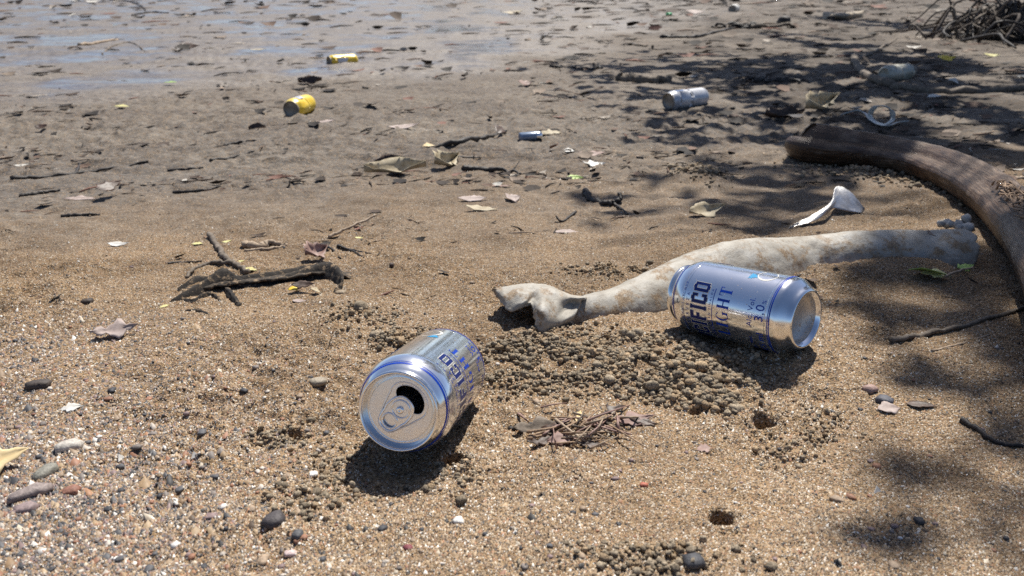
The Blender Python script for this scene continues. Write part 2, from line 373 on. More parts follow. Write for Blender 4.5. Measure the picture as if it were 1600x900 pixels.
# ------------------------------------------------------------------ object helpers
def link(name, me, m, parent=None, smooth=True, loc=None):
    o = bpy.data.objects.new(name, me); COL.objects.link(o)
    if m is not None:
        me.materials.clear(); me.materials.append(m)
    if smooth and len(me.polygons): me.polygons.foreach_set("use_smooth", np.ones(len(me.polygons), bool))
    if parent: o.parent = parent
    if loc is not None: o.location = loc
    return o
def tag(o, label=None, cat=None, group=None, kind=None):
    if label: o["label"] = label
    if cat: o["category"] = cat
    if group: o["group"] = group
    if kind: o["kind"] = kind
    return o
def thing(name, label, cat, loc, group=None):
    o = bpy.data.objects.new(name, None); COL.objects.link(o); o.location = loc; o.empty_display_size = .02
    return tag(o, label, cat, group)
def pydata(name, v, f):
    me = bpy.data.meshes.new(name); me.from_pydata([tuple(p) for p in v], [], [tuple(q) for q in f]); me.update(); return me
def tri_mesh(name, V, T, tint=None):
    """fast mesh of triangles from numpy arrays"""
    me = bpy.data.meshes.new(name); n = len(T)
    me.vertices.add(len(V)); me.vertices.foreach_set("co", np.ascontiguousarray(V, np.float32).ravel())
    me.loops.add(n * 3); me.loops.foreach_set("vertex_index", np.ascontiguousarray(T, np.int32).ravel())
    me.polygons.add(n); me.polygons.foreach_set("loop_start", np.arange(0, n * 3, 3, dtype=np.int32))
    if tint is not None:
        a = me.attributes.new("tint", 'FLOAT_COLOR', 'POINT')
        a.data.foreach_set("color", np.ascontiguousarray(np.c_[tint, np.ones(len(V))], np.float32).ravel())
    me.update(); me.validate(); return me
def lathe(prof, n=96, close=False):
    v, f = [], []
    for r, z in prof:
        for i in range(n):
            a = 2 * math.pi * i / n; v.append((r * math.cos(a), r * math.sin(a), z))
    for k in range(len(prof) - 1):
        for i in range(n):
            j = (i + 1) % n; f.append((k * n + i, k * n + j, (k + 1) * n + j, (k + 1) * n + i))
    return v, f
def cr(pts, n):
    """Catmull-Rom through points (tuples of any length)"""
    A = np.array([tuple(p) for p in pts], float); A = np.vstack([2 * A[0] - A[1], A, 2 * A[-1] - A[-2]])
    out = []; m = len(A) - 3
    for t in np.linspace(0, m, n):
        i = min(int(t), m - 1); u = t - i; a, b, c, d = A[i:i + 4]
        out.append(.5 * ((2 * b) + (c - a) * u + (2 * a - 5 * b + 4 * c - d) * u * u + (3 * b - a - 3 * c + d) * u ** 3))
    return np.array(out)
def tube(path, radii, sides=8, rough=0.0, seed=0, cap=True, squash=1.0):
    """a swept, slightly knobbly stick; path Nx3, radii N"""
    path = np.asarray(path, float); n = len(path); radii = np.broadcast_to(np.asarray(radii, float), (n,))
    rs = np.random.default_rng(seed); v, f = [], []
    T = np.gradient(path, axis=0); T /= np.linalg.norm(T, axis=1)[:, None] + 1e-12
    up = np.array([0, 0, 1.0])
    for i in range(n):
        s = np.cross(T[i], up)
        if np.linalg.norm(s) < .1: s = np.cross(T[i], [0, 1, 0])
        s /= np.linalg.norm(s); u = np.cross(s, T[i])
        for k in range(sides):
            a = 2 * math.pi * k / sides; r = radii[i] * (1 + rough * rs.normal())
            v.append(path[i] + r * (math.cos(a) * s + squash * math.sin(a) * u))
    for i in range(n - 1):
        for k in range(sides):
            j = (k + 1) % sides; f.append((i * sides + k, i * sides + j, (i + 1) * sides + j, (i + 1) * sides + k))
    if cap:
        f.append(tuple(range(sides))[::-1]); f.append(tuple(range((n - 1) * sides, n * sides)))
    return v, f
def joinvf(*parts):
    V, Fc = [], []
    for v, f in parts:
        o = len(V); V += list(v); Fc += [tuple(i + o for i in q) for q in f]
    return V, Fc
def local(v, o): return [(p[0] - o[0], p[1] - o[1], p[2] - o[2]) for p in v]
ICO = None
def ico(sub=1):
    bm = bmesh.new(); bmesh.ops.create_icosphere(bm, subdivisions=sub, radius=1)
    v = np.array([p.co[:] for p in bm.verts]); t = np.array([[q.index for q in f.verts] for f in bm.faces]); bm.free(); return v, t

# ================================================================== GROUND
def build_ground():
    us = [0.0]
    uc = np.linspace(-.80, .95, 690); st = uc[1] - uc[0]
    g = []; s = st
    x = .95
    while x < 7: s *= 1.09; x += s; g.append(x)
    g2 = []; s = st; x = -.80
    while x > -7: s *= 1.09; x -= s; g2.append(x)
    U = np.array(g2[::-1] + list(uc) + g)
    ys = [.27]; s = .0021
    while ys[-1] < .72: ys.append(ys[-1] + s)
    while ys[-1] < 3.2: ys.append(ys[-1] + .0021 + .0118 * (ys[-1] - .72))
    s = ys[-1] - ys[-2]
    while ys[-1] < 400: s *= 1.06; ys.append(ys[-1] + s)
    back = [.27]; s = .004
    while back[-1] > -3: s *= 1.18; back.append(back[-1] - s)
    Y = np.array(back[:0:-1] + ys)
    nu, ny = len(U), len(Y)
    wd = np.maximum(Y + .5, .5)
    X = U[None, :] * wd[:, None]; YY = np.repeat(Y[:, None], nu, 1)
    x, y = X.ravel(), YY.ravel(); z = ground_z(x, y); GRID.update(U=U, Y=Y, Z=z.reshape(ny, nu))
    i = (np.arange(ny - 1)[:, None] * nu + np.arange(nu - 1)[None, :]).ravel()
    Q = np.c_[i, i + 1, i + nu + 1, i + nu]
    me = bpy.data.meshes.new("ground"); n = len(Q)
    me.vertices.add(len(x)); me.vertices.foreach_set("co", np.c_[x, y, z].astype(np.float32).ravel())
    me.loops.add(n * 4); me.loops.foreach_set("vertex_index", Q.astype(np.int32).ravel())
    me.polygons.add(n); me.polygons.foreach_set("loop_start", np.arange(0, n * 4, 4, dtype=np.int32))
    mud, gr = masks(x, y)
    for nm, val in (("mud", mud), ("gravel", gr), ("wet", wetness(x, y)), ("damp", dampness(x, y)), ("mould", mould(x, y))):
        a = me.attributes.new(nm, 'FLOAT', 'POINT'); a.data.foreach_set("value", val.astype(np.float32))
    me.update(); me.validate()
    print("ground quads", n)
    o = link("ground", me, M['ground']); tag(o, kind="structure")
    return o
build_ground()

# shallow water standing in the hollows of the flat
WATER = -.0790
def build_water():
    m, nt, b = newmat("puddle_water"); nt.nodes.remove(b); L = nt.links.new
    out = nt.nodes["Material Output"]
    tr = nd(nt, "ShaderNodeBsdfTransparent"); tr.inputs[0].default_value = (.86, .86, .80, 1)
    gl = nd(nt, "ShaderNodeBsdfGlossy"); gl.inputs['Roughness'].default_value = .06
    fr = nd(nt, "ShaderNodeFresnel"); fr.inputs[0].default_value = 1.33
    tc = nd(nt, "ShaderNodeTexCoord"); n = nd(nt, "ShaderNodeTexNoise"); n.inputs['Scale'].default_value = 14; n.inputs['Detail'].default_value = 3; L(tc.outputs['Object'], n.inputs[0])
    bp = nd(nt, "ShaderNodeBump"); bp.inputs['Strength'].default_value = .5; bp.inputs['Distance'].default_value = .006; L(n.outputs[0], bp.inputs['Height'])
    L(bp.outputs[0], gl.inputs['Normal']); L(bp.outputs[0], fr.inputs['Normal'])
    mx = nd(nt, "ShaderNodeMixShader"); L(fr.outputs[0], mx.inputs[0]); L(tr.outputs[0], mx.inputs[1]); L(gl.outputs[0], mx.inputs[2]); L(mx.outputs[0], out.inputs[0])
    v = [(-30, 2.0, WATER), (-.3, 2.0, WATER), (-.6, 14, WATER), (-4, 26, WATER), (-30, 26, WATER)]
    o = link("water", pydata("water", v, [(0, 1, 2, 3, 4)]), m, smooth=False); tag(o, kind="structure")
build_water()

# ================================================================== SAND GRAINS, PELLETS (stuff)
def scatter_xy(n, y0, y1, power=2.0, margin=1.15):
    u = RNG.random(n); k = 1 - power
    y = (y0 ** k + u * (y1 ** k - y0 ** k)) ** (1 / k) if abs(k) > 1e-6 else y0 * (y1 / y0) ** u
    x = (RNG.random(n) * 2 - 1) * (.74 * y + .06) * margin
    return x, y
SANDPAL = np.array([(.035, .033, .033), (.10, .068, .045), (.22, .145, .082), (.33, .228, .132), (.42, .305, .185), (.34, .175, .09), (.56, .48, .37), (.76, .73, .67)])
SANDW = np.array([.10, .12, .22, .22, .16, .06, .08, .04]); SANDW /= SANDW.sum()
GRAVPAL = np.array([(.05, .05, .055), (.10, .10, .105), (.20, .17, .15), (.34, .25, .17), (.30, .15, .09), (.24, .17, .16), (.55, .49, .42), (.72, .69, .64)])
GRAVW = np.array([.17, .16, .17, .18, .10, .10, .08, .04]); GRAVW /= GRAVW.sum()
def in_hole(x, y, k=1.2):
    bad = np.zeros(len(x), bool)
    for hx, hy, r, d in HOLES: bad |= (x - hx) ** 2 + (y - hy) ** 2 < (r * k) ** 2
    return bad
def under_can(x, y):
    bad = np.zeros(len(x), bool)
    for a, b in ((lid1, base1), (base2, base2 + ax2 * .122)):
        ab = np.array([b.x - a.x, b.y - a.y]); L2 = ab @ ab
        t = np.clip(((x - a.x) * ab[0] + (y - a.y) * ab[1]) / L2, 0, 1)
        bad |= (x - a.x - t * ab[0]) ** 2 + (y - a.y - t * ab[1]) ** 2 < .024 ** 2
    return bad
def rand_rot(n):
    q = RNG.normal(size=(n, 4)); q /= np.linalg.norm(q, axis=1)[:, None]; w_, a, b, c = q.T
    return np.stack([np.stack([1 - 2 * (b * b + c * c), 2 * (a * b - c * w_), 2 * (a * c + b * w_)], 1), np.stack([2 * (a * b + c * w_), 1 - 2 * (a * a + c * c), 2 * (b * c - a * w_)], 1), np.stack([2 * (a * c - b * w_), 2 * (b * c + a * w_), 1 - 2 * (a * a + b * b)], 1)], 1)
def build_grains():
    N = 215000
    x, y = scatter_xy(N, .28, 1.55, 2.6)
    mud, gr = masks(x, y)
    keep = (RNG.random(N) > mud * .95) & ~in_hole(x, y) & ~under_can(x, y)
    x, y, mud, gr = x[keep], y[keep], mud[keep], gr[keep]; n = len(x)
    r = .00052 * np.exp(RNG.normal(0, .34, n)) * (1 + .5 * pn(x * 7, y * 7, 95) + .3 * pn(x * 22, y * 22, 96)) * (1 + .35 * gr) * (.8 + .45 * np.clip(y, .3, 1.2))
    big = RNG.random(n) < (.006 + .030 * gr); r[big] *= 1.7 + RNG.random(big.sum()) * 1.0
    z = ground_z(x, y)
    # five-cornered half grains: four corners in the sand and a crest
    a0 = RNG.random(n) * 6.283; V = np.zeros((n, 5, 3))
    for k in range(4):
        a = a0 + k * 1.571 + RNG.normal(0, .25, n); q = r * (.8 + .45 * RNG.random(n))
        V[:, k, 0] = q * np.cos(a); V[:, k, 1] = q * np.sin(a); V[:, k, 2] = -.35 * r + .3 * r * RNG.normal(size=n)
    V[:, 4, 0] = r * RNG.normal(0, .25, n); V[:, 4, 1] = r * RNG.normal(0, .25, n); V[:, 4, 2] = r * (.85 + .6 * RNG.random(n))
    V += np.stack([x, y, z], 1)[:, None, :]
    o = np.arange(n)[:, None, None] * 5
    T = (np.array([[0, 1, 4], [1, 2, 4], [2, 3, 4], [3, 0, 4]])[None] + o).reshape(-1, 3)
    ci = RNG.choice(len(SANDPAL), n, p=SANDW); c = SANDPAL[ci]
    isg = RNG.random(n) < gr * .75; cg = GRAVPAL[RNG.choice(len(GRAVPAL), n, p=GRAVW)]; c = np.where(isg[:, None], cg, c)
    c = c * (.85 + .3 * RNG.random((n, 1))) * (1 - .5 * dampness(x, y))[:, None]
    me = tri_mesh("sand_grains", V.reshape(-1, 3), T, np.repeat(c, 5, 0))
    tag(link("sand_grains", me, M['grain'], smooth=False), "loose tan, dark and white sand grains covering the near beach", "sand", kind="stuff")
build_grains()
def blobs(name, x, y, z, r, c, m, sub=1, sq=.8, jit=.22, label=None, cat=None, smooth=True):
    v0, t0 = ico(sub); n = len(x); k = len(v0)
    s = r[:, None] * (1 + RNG.uniform(-.28, .28, (n, 3))); s[:, 2] *= sq
    V = v0[None] * (1 + RNG.normal(0, jit, (n, k, 1)))
    V = np.einsum('nij,nkj->nki', rand_rot(n), V) * s[:, None, :]
    V += np.stack([x, y, z], 1)[:, None, :]
    T = (t0[None] + (np.arange(n) * k)[:, None, None]).reshape(-1, 3)
    me = tri_mesh(name, V.reshape(-1, 3), T, np.repeat(c, k, 0))
    return tag(link(name, me, m, smooth=smooth), label, cat, kind="stuff")
def build_pellets():
    X, Y, Z, RR, CC = [], [], [], [], []
    for hx, hy, rx, ry, h, n, r in HEAPS:
        n = int(n * 2.3); r *= .66; a = RNG.random(n) * 6.283; q = np.sqrt(RNG.random(n)) * (.55 + .75 * RNG.random(n))
        x = hx + rx * q * np.cos(a); y = hy + ry * q * np.sin(a)
        keep = pn(x * 40, y * 40, 33) > -.22; x, y, q = x[keep], y[keep], q[keep]; n = len(x)
        rr = r * np.exp(RNG.normal(0, .38, n)); zz = ground_z(x, y) + rr * (.15 + .5 * RNG.random(n)) + (h * .35) * RNG.random(n) * (q < .7)
        c = np.array([(.30, .243, .172)]) * np.ones((n, 1)) * (.65 + .6 * RNG.random((n, 1))) * np.array([[1, 1, 1]])
        warm = RNG.random(n) < .35; c[warm] *= np.array([1.2, 1.08, .95])
        X.append(x); Y.append(y); Z.append(zz); RR.append(rr); CC.append(c)
    x, y, z, r, c = map(np.concatenate, (X, Y, Z, RR, CC))
    keep = ~in_hole(x, y, 1.1) & ~under_can(x, y)
    blobs("crab_pellets", x[keep], y[keep], z[keep], r[keep], c[keep], M['pellet'], 2, .9, .17, "heaps of small grey-brown sand pellets left by crabs", "sand pellets", smooth=False)
    # fine gravel, thickest low on the side away from the pipe
    N = 5200; x, y = scatter_xy(N, .29, 1.6, 2.0); mud, gr = masks(x, y)
    keep = (RNG.random(N) < .10 + .9 * gr) & ~in_hole(x, y) & ~under_can(x, y) & (RNG.random(N) > mud * .7); x, y = x[keep], y[keep]; n = len(x)
    r = .0013 * np.exp(RNG.normal(0, .30, n)); c = GRAVPAL[RNG.choice(8, n, p=GRAVW)] * (.85 + .3 * RNG.random((n, 1)))
    blobs("gravel", x, y, ground_z(x, y) + r * .15, r, c, M['pebble'], 1, .6, .12, "fine dark and pale gravel mixed into the near sand", "gravel")
build_pellets()

# ================================================================== CANS
RB = .0331
CAN_PROF = [(.0205, .0035), (.0222, .0008), (.0236, 0.0), (.0250, .0010), (.0268, .0042), (.0296, .0078), (.0318, .0108), (.0328, .0138), (RB, .0170), (RB, .1000), (.0329, .1035), (.0318, .1075), (.0300, .1115), (.0280, .1150), (.0262, .1175), (.0257, .1190)]
def smooth_prof(p, n):
    q = [p[0]]
    for a, b in zip(p[:-1], p[1:]):      # keep long straight runs straight
        L = math.hypot(b[0] - a[0], b[1] - a[1])
        if L > .012:
            for s_ in (.0025, .006): q.append((a[0] + (b[0] - a[0]) * s_ / L, a[1] + (b[1] - a[1]) * s_ / L))
            for s_ in (.006, .0025): q.append((b[0] - (b[0] - a[0]) * s_ / L, b[1] - (b[1] - a[1]) * s_ / L))
        q.append(b)
    return [tuple(r_) for r_ in cr(q, int(n * 1.3))]
def bend(pts, s, phi0, rad):
    """lay flat print (u along the girth, v up) on the can wall; s = height of v = 0"""
    return [(rad * math.cos(phi0 + u / RB), rad * math.sin(phi0 + u / RB), s + v) for u, v in pts]
def rect_grid(u0, v0, u1, v1):
    nu = max(1, int(math.ceil((u1 - u0) / .0018))); v, f = [], []
    for j in range(2):
        for i in range(nu + 1): v.append((u0 + (u1 - u0) * i / nu, v0 + (v1 - v0) * j))
    for i in range(nu): f.append((i, i + 1, nu + 2 + i, nu + 1 + i))
    return v, f
# block capitals of the brand name as bars (x0, y0, x1, y1) in a 1 x 1 cell, no two overlapping
S = .33
BLOCK = {'P': [(0, 0, S, 1), (S, .78, .70, 1), (.67, .40, 1, .95), (S, .36, .70, .56), (S, 0, .42, .10)],
         'A': [(0, 0, S, .92), (.70, 0, 1, .92), (S, .78, .70, 1), (S, .30, .70, .48)],
         'C': [(0, .06, S, .94), (S, .80, .70, 1), (S, 0, .70, .20), (.70, .62, 1, .94), (.70, .06, 1, .36)],
         'I': [(.0, 0, .42, .12), (.06, .12, .36, .88), (0, .88, .42, 1)],
         'F': [(0, 0, S, 1), (S, .80, .9, 1), (S, .42, .76, .60), (S, 0, .42, .10)],
         'O': [(0, .06, S, .94), (.70, .06, 1, .94), (S, .80, .70, 1), (S, 0, .70, .20)]}
SERIF = {'L': [(.04, .06, .25, .94), (0, .94, .30, 1), (0, 0, .62, .06), (.56, .06, .62, .26)],
         'I': [(.04, .06, .25, .94), (0, .94, .28, 1), (0, 0, .28, .06)],
         'H': [(.04, .06, .25, .94), (.58, .06, .79, .94), (0, .94, .28, 1), (0, 0, .28, .06), (.55, .94, .83, 1), (.55, 0, .83, .06), (.25, .46, .58, .54)],
         'T': [(.26, .06, .47, .94), (0, .94, .74, 1), (.20, 0, .54, .06), (0, .72, .05, .94), (.69, .72, .74, .94)],
         'G': []}
def arc_strip(cx, cy, rx, ry, a0, a1, tx, n=14):
    v, f = [], []
    for i in range(n + 1):
        a = a0 + (a1 - a0) * i / n; t = tx * (.35 + .65 * abs(math.cos(a)))
        v += [(cx + rx * math.cos(a), cy + ry * math.sin(a)), (cx + (rx - t) * math.cos(a), cy + (ry - t * .6) * math.sin(a))]
    for i in range(n): f.append((2 * i, 2 * i + 2, 2 * i + 3, 2 * i + 1))
    return v, f
def bar_word(word, table, widths, height, gap, grow=0.0):
    """vertices and faces of a word built of bars, width of the word"""
    V, Fc, u = [], [], 0.0
    for ch in word:
        wd = widths(ch)
        for x0, y0, x1, y1 in table[ch]:
            a = rect_grid(u + x0 * wd - grow, y0 * height - grow, u + x1 * wd + grow, y1 * height + grow); V, Fc = joinvf((V, Fc), a)
        if ch == 'G' and table is SERIF:
            v, f = arc_strip(.40, .5, .40, .52, R(48), R(315), .17); V, Fc = joinvf((V, Fc), ([(u + p[0] * wd, p[1] * height) for p in v], f))
            V, Fc = joinvf((V, Fc), rect_grid(u + .56 * wd, .03 * height, u + .72 * wd, .42 * height), rect_grid(u + .48 * wd, .42 * height, u + .80 * wd, .47 * height))
        ext = max([b[2] for b in table[ch]] or [.8]) * wd
        u += ext + gap
    return V, Fc, u - gap
def font_word(text, size, spacing=1.0):
    cu = bpy.data.curves.new("tmp", 'FONT'); cu.body = text; cu.size = size; cu.space_character = spacing; cu.resolution_u = 2
    ob = bpy.data.objects.new("tmp", cu); COL.objects.link(ob)
    me = bpy.data.meshes.new_from_object(ob.evaluated_get(bpy.context.evaluated_depsgraph_get()))
    bm = bmesh.new(); bm.from_mesh(me); bmesh.ops.triangulate(bm, faces=bm.faces)
    for _ in range(4):
        es = [e for e in bm.edges if e.calc_length() > .003]
        if not es: break
        bmesh.ops.subdivide_edges(bm, edges=es, cuts=1); bmesh.ops.triangulate(bm, faces=bm.faces)
    v = [(q.co.x, q.co.y) for q in bm.verts]; bm.verts.index_update(); f = [tuple(q.index for q in p.verts) for p in bm.faces]; bm.free()
    bpy.data.objects.remove(ob); bpy.data.curves.remove(cu); bpy.data.meshes.remove(me)
    wd = max([p[0] for p in v] or [0]); return v, f, wd
def ring_strip(z0, z1, rad_of, n=96, off=.00012):
    return lathe([(rad_of(z0) + off, z0), (rad_of(.5 * (z0 + z1)) + off, .5 * (z0 + z1)), (rad_of(z1) + off, z1)], n)
PROF = smooth_prof(CAN_PROF, 70)
def rad_of(z):
    zs = [p[1] for p in PROF if p[0] > .0236 - 1e-4]; rs = [p[0] for p in PROF if p[0] > .0236 - 1e-4]
    return float(np.interp(z, zs, rs))

def beer_can(name, label, base, zax, xref, brand_end):
    """aluminium can with its base centre at base, zax towards the lid; brand_end = girth angle where the brand name ends"""
    root = thing(name, label, "can", base, "silver and blue beer cans")
    z = zax.normalized(); x = (xref - z * xref.dot(z)).normalized(); y = z.cross(x)
    root.rotation_mode = 'QUATERNION'; root.rotation_quaternion = Matrix((x, y, z)).transposed().to_quaternion()
    body = link("body", pydata("body", *lathe(PROF, 128)), M['silver'], root)
    # an inner wall, seen through the mouth
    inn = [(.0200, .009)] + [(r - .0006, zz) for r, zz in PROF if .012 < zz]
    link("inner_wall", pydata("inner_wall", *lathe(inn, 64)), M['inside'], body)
    # bare shoulder ring and base: a separate, unprinted aluminium surface
    for z0, z1, m in ((.1116, .1130, 'blue'), (.1104, .1109, 'blue'), (.0148, .0158, 'blue'), (.0164, .0170, 'blue')):
        link("stripe", pydata("stripe", *ring_strip(z0, z1, rad_of)), M[m], body)
    prof_b = [(r + .00006, zz) for r, zz in PROF if zz < .0146 and r > .0236]
    link("base_chamfer", pydata("base_chamfer", *lathe(prof_b, 96)), M['alu'], body)
    dome = [(.0206, .0036), (.0200, .0055), (.0188, .0078), (.0160, .0098), (.0120, .0114), (.0070, .0124), (.0025, .0128), (.0001, .0128)]
    link("base_dome", pydata("base_dome", *lathe(smooth_prof(dome, 24), 96)), M['alubase'], root)
    # ---- lid
    seam = [(.0256, .1186), (.0264, .1190), (.02665, .1200), (.02655, .1214), (.0259, .1221), (.0250, .1219), (.0244, .1208), (.0237, .1178), (.0230, .1160), (.0222, .1151), (.0215, .1153), (.0210, .1162), (.0208, .1170)]
    lid = link("lid", pydata("lid", *lathe(smooth_prof(seam, 40), 128)), M['alu'], root)
    zp = .1170
    # panel with the torn-open mouth: mouth lies towards +x of the lid frame, turned by LID_A
    n = 96; outer = [(.0208 * math.cos(2 * math.pi * i / n), .0208 * math.sin(2 * math.pi * i / n)) for i in range(n)]
    mouth = []
    for i in range(56):
        a = 2 * math.pi * i / 56; mx = .0082 * math.cos(a); my = .0112 * math.sin(a)
        mouth.append((.0098 + mx * (1.0 if mx > 0 else .82), my * (1 - .10 * math.cos(a))))
    bm = bmesh.new(); es = []
    for loop in (outer, mouth):
        vs = [bm.verts.new((p[0], p[1], zp)) for p in loop]
        es += [bm.edges.new((vs[i], vs[(i + 1) % len(vs)])) for i in range(len(vs))]
    bmesh.ops.triangle_fill(bm, edges=es, use_beauty=True, use_dissolve=False)
    for f in list(bm.faces):
        c = f.calc_center_median()
        if ((c.x - .0098) / .0078) ** 2 + (c.y / .0108) ** 2 < .8: bm.faces.remove(f)
        elif f.normal.z < 0: f.normal_flip()
    me = bpy.data.meshes.new("panel"); bm.to_mesh(me); bm.free()
    lid_turn = Quaternion((0, 0, 1), LID_A[name])
    def lp(nm, v, f, m, parent=lid, smooth=True):
        o = link(nm, pydata(nm, v, f) if f is not None else v, M[m], parent, smooth); o.rotation_mode = 'QUATERNION'; o.rotation_quaternion = lid_turn; return o
    lp("panel", me, None, 'alulid', smooth=False)
    # rolled edge of the mouth and the bead round mouth and tab
    lp("mouth_edge", *tube([(p[0], p[1], zp) for p in mouth + mouth[:2]], .00028, 6, cap=False), 'alulid')
    bead = []
    for i in range(29):
        a = R(-112) + R(224) * i / 28; bead.append((.0083 + .0108 * math.cos(a), .0138 * math.sin(a), zp))
    bead += [(-.004, .0104, zp), (-.0145, .0062, zp)] + [(-.0150 - .0028 * math.sin(R(180) * k / 6), .0058 * math.cos(R(180) * k / 6), zp) for k in range(7)] + [(-.0145, -.0062, zp), (-.004, -.0104, zp)]
    bead = cr(bead + [bead[0]], 120)
    lp("bead", *tube(bead, .00055, 6, cap=False, squash=.8), 'alulid')
    # tear panel, pushed in and hanging inside
    v = [(p[0] * .92 + .0005, p[1] * .9, zp - .0012 - (p[0] - .001) * 1.35) for p in mouth]; lp("tear_panel", v, [tuple(range(len(v)))], 'alulid')
    # pull tab: rounded frame with a finger hole and a rivet island
    def oval(cx, rx, ry, nn=28, pw=2.4):
        o_ = []
        for i in range(nn):
            a = 2 * math.pi * i / nn; c_, s_ = math.cos(a), math.sin(a)
            o_.append((cx + rx * math.copysign(abs(c_) ** (2 / pw), c_), ry * math.copysign(abs(s_) ** (2 / pw), s_)))
        return o_
    O = [(px, py * (1.06 if px > -.004 else .95)) for px, py in oval(-.0035, .0128, .0080, 40, 2.6)]
    H = oval(-.0098, .0046, .0050, 24, 2.2)
    bm = bmesh.new()
    def loop(pts, zz): return [bm.verts.new((p[0], p[1], zz)) for p in pts]
    zt = zp + .0016
    es = []; top_o = loop(O, zt); top_h = loop(H, zt)
    for vs in (top_o, top_h): es += [bm.edges.new((vs[i], vs[(i + 1) % len(vs)])) for i in range(len(vs))]
    bmesh.ops.triangle_fill(bm, edges=es, use_beauty=True)
    for f in list(bm.faces):
        c = f.calc_center_median()
        if ((c.x + .0098) / .0044) ** 2 + (c.y / .0048) ** 2 < .75: bm.faces.remove(f)
        elif f.normal.z < 0: f.normal_flip()
    for vs in (top_o, top_h):
        lo = [bm.verts.new((q.co.x, q.co.y, q.co.z - .0009)) for q in vs]
        for i in range(len(vs)):
            j = (i + 1) % len(vs); bm.faces.new((vs[i], vs[j], lo[j], lo[i]))
    me = bpy.data.meshes.new("pull_tab"); bm.to_mesh(me); bm.free()
    tab = lp("pull_tab", me, None, 'alulid', smooth=False)
    lp("tab_rim", *joinvf(tube([(p[0], p[1], zt) for p in O + O[:2]], .00075, 8, cap=False), tube([(p[0], p[1], zt) for p in H + H[:2]], .0006, 8, cap=False)), 'alu')
    isl = oval(.0012, .0058, .0060, 30, 2.0)
    lp("tab_island", *tube([(p[0], p[1], zt + .0002) for p in isl + isl[:2]], .00055, 8, cap=False), 'alu')
    v, f = lathe([(.0026, zt - .0004), (.0026, zt + .0006), (.0020, zt + .0011), (.0008, zt + .0012), (.0001, zt + .0008)], 24)
    lp("rivet", [(p[0] + .0004, p[1], p[2]) for p in v], f, 'alu')
    # ---- print
    def put(nm, v, f, s, phi, off, m):
        return link(nm, pydata(nm, bend(v, s, phi, RB + off), f), M[m], body, smooth=True)
    H_ = .0165; wf = lambda c: .0085
    for k, end in enumerate((brand_end, brand_end + R(180))):
        v, f, wd = bar_word("PACIFICO", BLOCK, wf, H_, .0019); a0 = end - wd / RB
        vg, fg, _ = bar_word("PACIFICO", BLOCK, wf, H_, .0019, .00045)
        # pale keyline under the navy capitals: each bar at its own tiny height
        vb = bend(vg, .0745, a0, 1.0); nb = 0
        P3 = [(p[0] * (RB + .00006 + .000002 * (i // 8 % 30)), p[1] * (RB + .00006 + .000002 * (i // 8 % 30)), p[2]) for i, p in enumerate(vb)]
        link("lettering_outline", pydata("lettering_outline", P3, fg), M['white'], body)
        put("brand_lettering", v, f, .0745, a0, .00022, 'navy')
        v, f, w2 = bar_word("LIGHT", SERIF, lambda c: .0104, .0115, .0024); put("lettering", v, f, .0530, end - (w2 + .0004) / RB, .00015, 'blue')
        v, f = rect_grid(0, 0, wd * .93, .0006); put("rule", v, f, .0685, a0 + .05, .00015, 'blue')
        for txt, size, sp, s, right in (("C E R V E Z A", .0040, 1.25, .0928, wd * .84), ("Cerveceria del Pacifico S. de R.L. de C.V.", .0030, 1.0, .0978, wd * .98), ("M A Z A T L A N   S I N A L O A", .0030, 1.05, .0703, wd * .94)):
            v, f, w3 = font_word(txt, size, sp); put("lettering", v, f, s, a0 + (right - w3) / RB, .00015, 'blue')
        # strength and contents, low on the wall
        v, f, w3 = font_word("Alc. Vol.", .0068, 1.05); put("lettering", v, f, .0305, end - R(8) - w3 / RB, .00015, 'blue')
        v, f, w3 = font_word("3,0", .0115, 1.05); put("lettering", v, f, .0205, end - R(16) - w3 / RB, .00015, 'blue')
        v, f, w3 = font_word("%", .0050, 1.0); put("lettering", v, f, .0205, end - R(14), .00015, 'blue')
        v, f, w3 = font_word("Cont. Net.", .0050, 1.05); put("lettering", v, f, .0315, end - R(66) - w3 / RB, .00015, 'blue')
        v, f, w3 = font_word("355 ml", .0090, 1.0); put("lettering", v, f, .0205, end - R(58) - w3 / RB, .00015, 'blue')
        # leafy emblem between the two names
        st = []
        for i in range(20):
            a = 2 * math.pi * i / 20; q = (.0046, .0028)[i % 2] * (1 + .2 * math.sin(3 * a)); st.append((q * math.cos(a), q * math.sin(a)))
        v = [(0, 0)] + st; f = [(0, i + 1, (i + 1) % 20 + 1) for i in range(20)]
        put("emblem", v, f, .0440, end + R(30), .00016, 'teal')
        v, f = arc_strip(0, 0, .0085, .0085, R(40), R(320), .002, 22); put("emblem", v, f, .0330, end + R(38), .00016, 'white')
    # sand stuck to the wall
    rs = np.random.default_rng(len(name) * 3 + 1); parts = []
    for k in range(260):
        ph = brand_end + R(rs.choice((-70, -100, 150)) + rs.normal(0, 38)); zz = .012 + .095 * rs.random(); q = (.00028 + .00035 * rs.random() ** 2); rr = rad_of(zz)
        c = np.array([rr * math.cos(ph), rr * math.sin(ph), zz]); v = c + np.array([(1, 0, 0), (-1, 0, 0), (0, 1, 0), (0, -1, 0), (0, 0, 1), (0, 0, -1)]) * q * rs.uniform(.6, 1.3, (6, 1))
        parts.append((v.tolist(), [(0, 2, 4), (2, 1, 4), (1, 3, 4), (3, 0, 4), (2, 0, 5), (1, 2, 5), (3, 1, 5), (0, 3, 5)]))
    tag(link("sand_specks", pydata("sand_specks", *joinvf(*parts)), M['specks'], root, smooth=False), kind="stuff")
    return root
LID_A = {"beer_can": 0.0, "beer_can.001": R(100)}
camx = Vector((1, 0, 0))
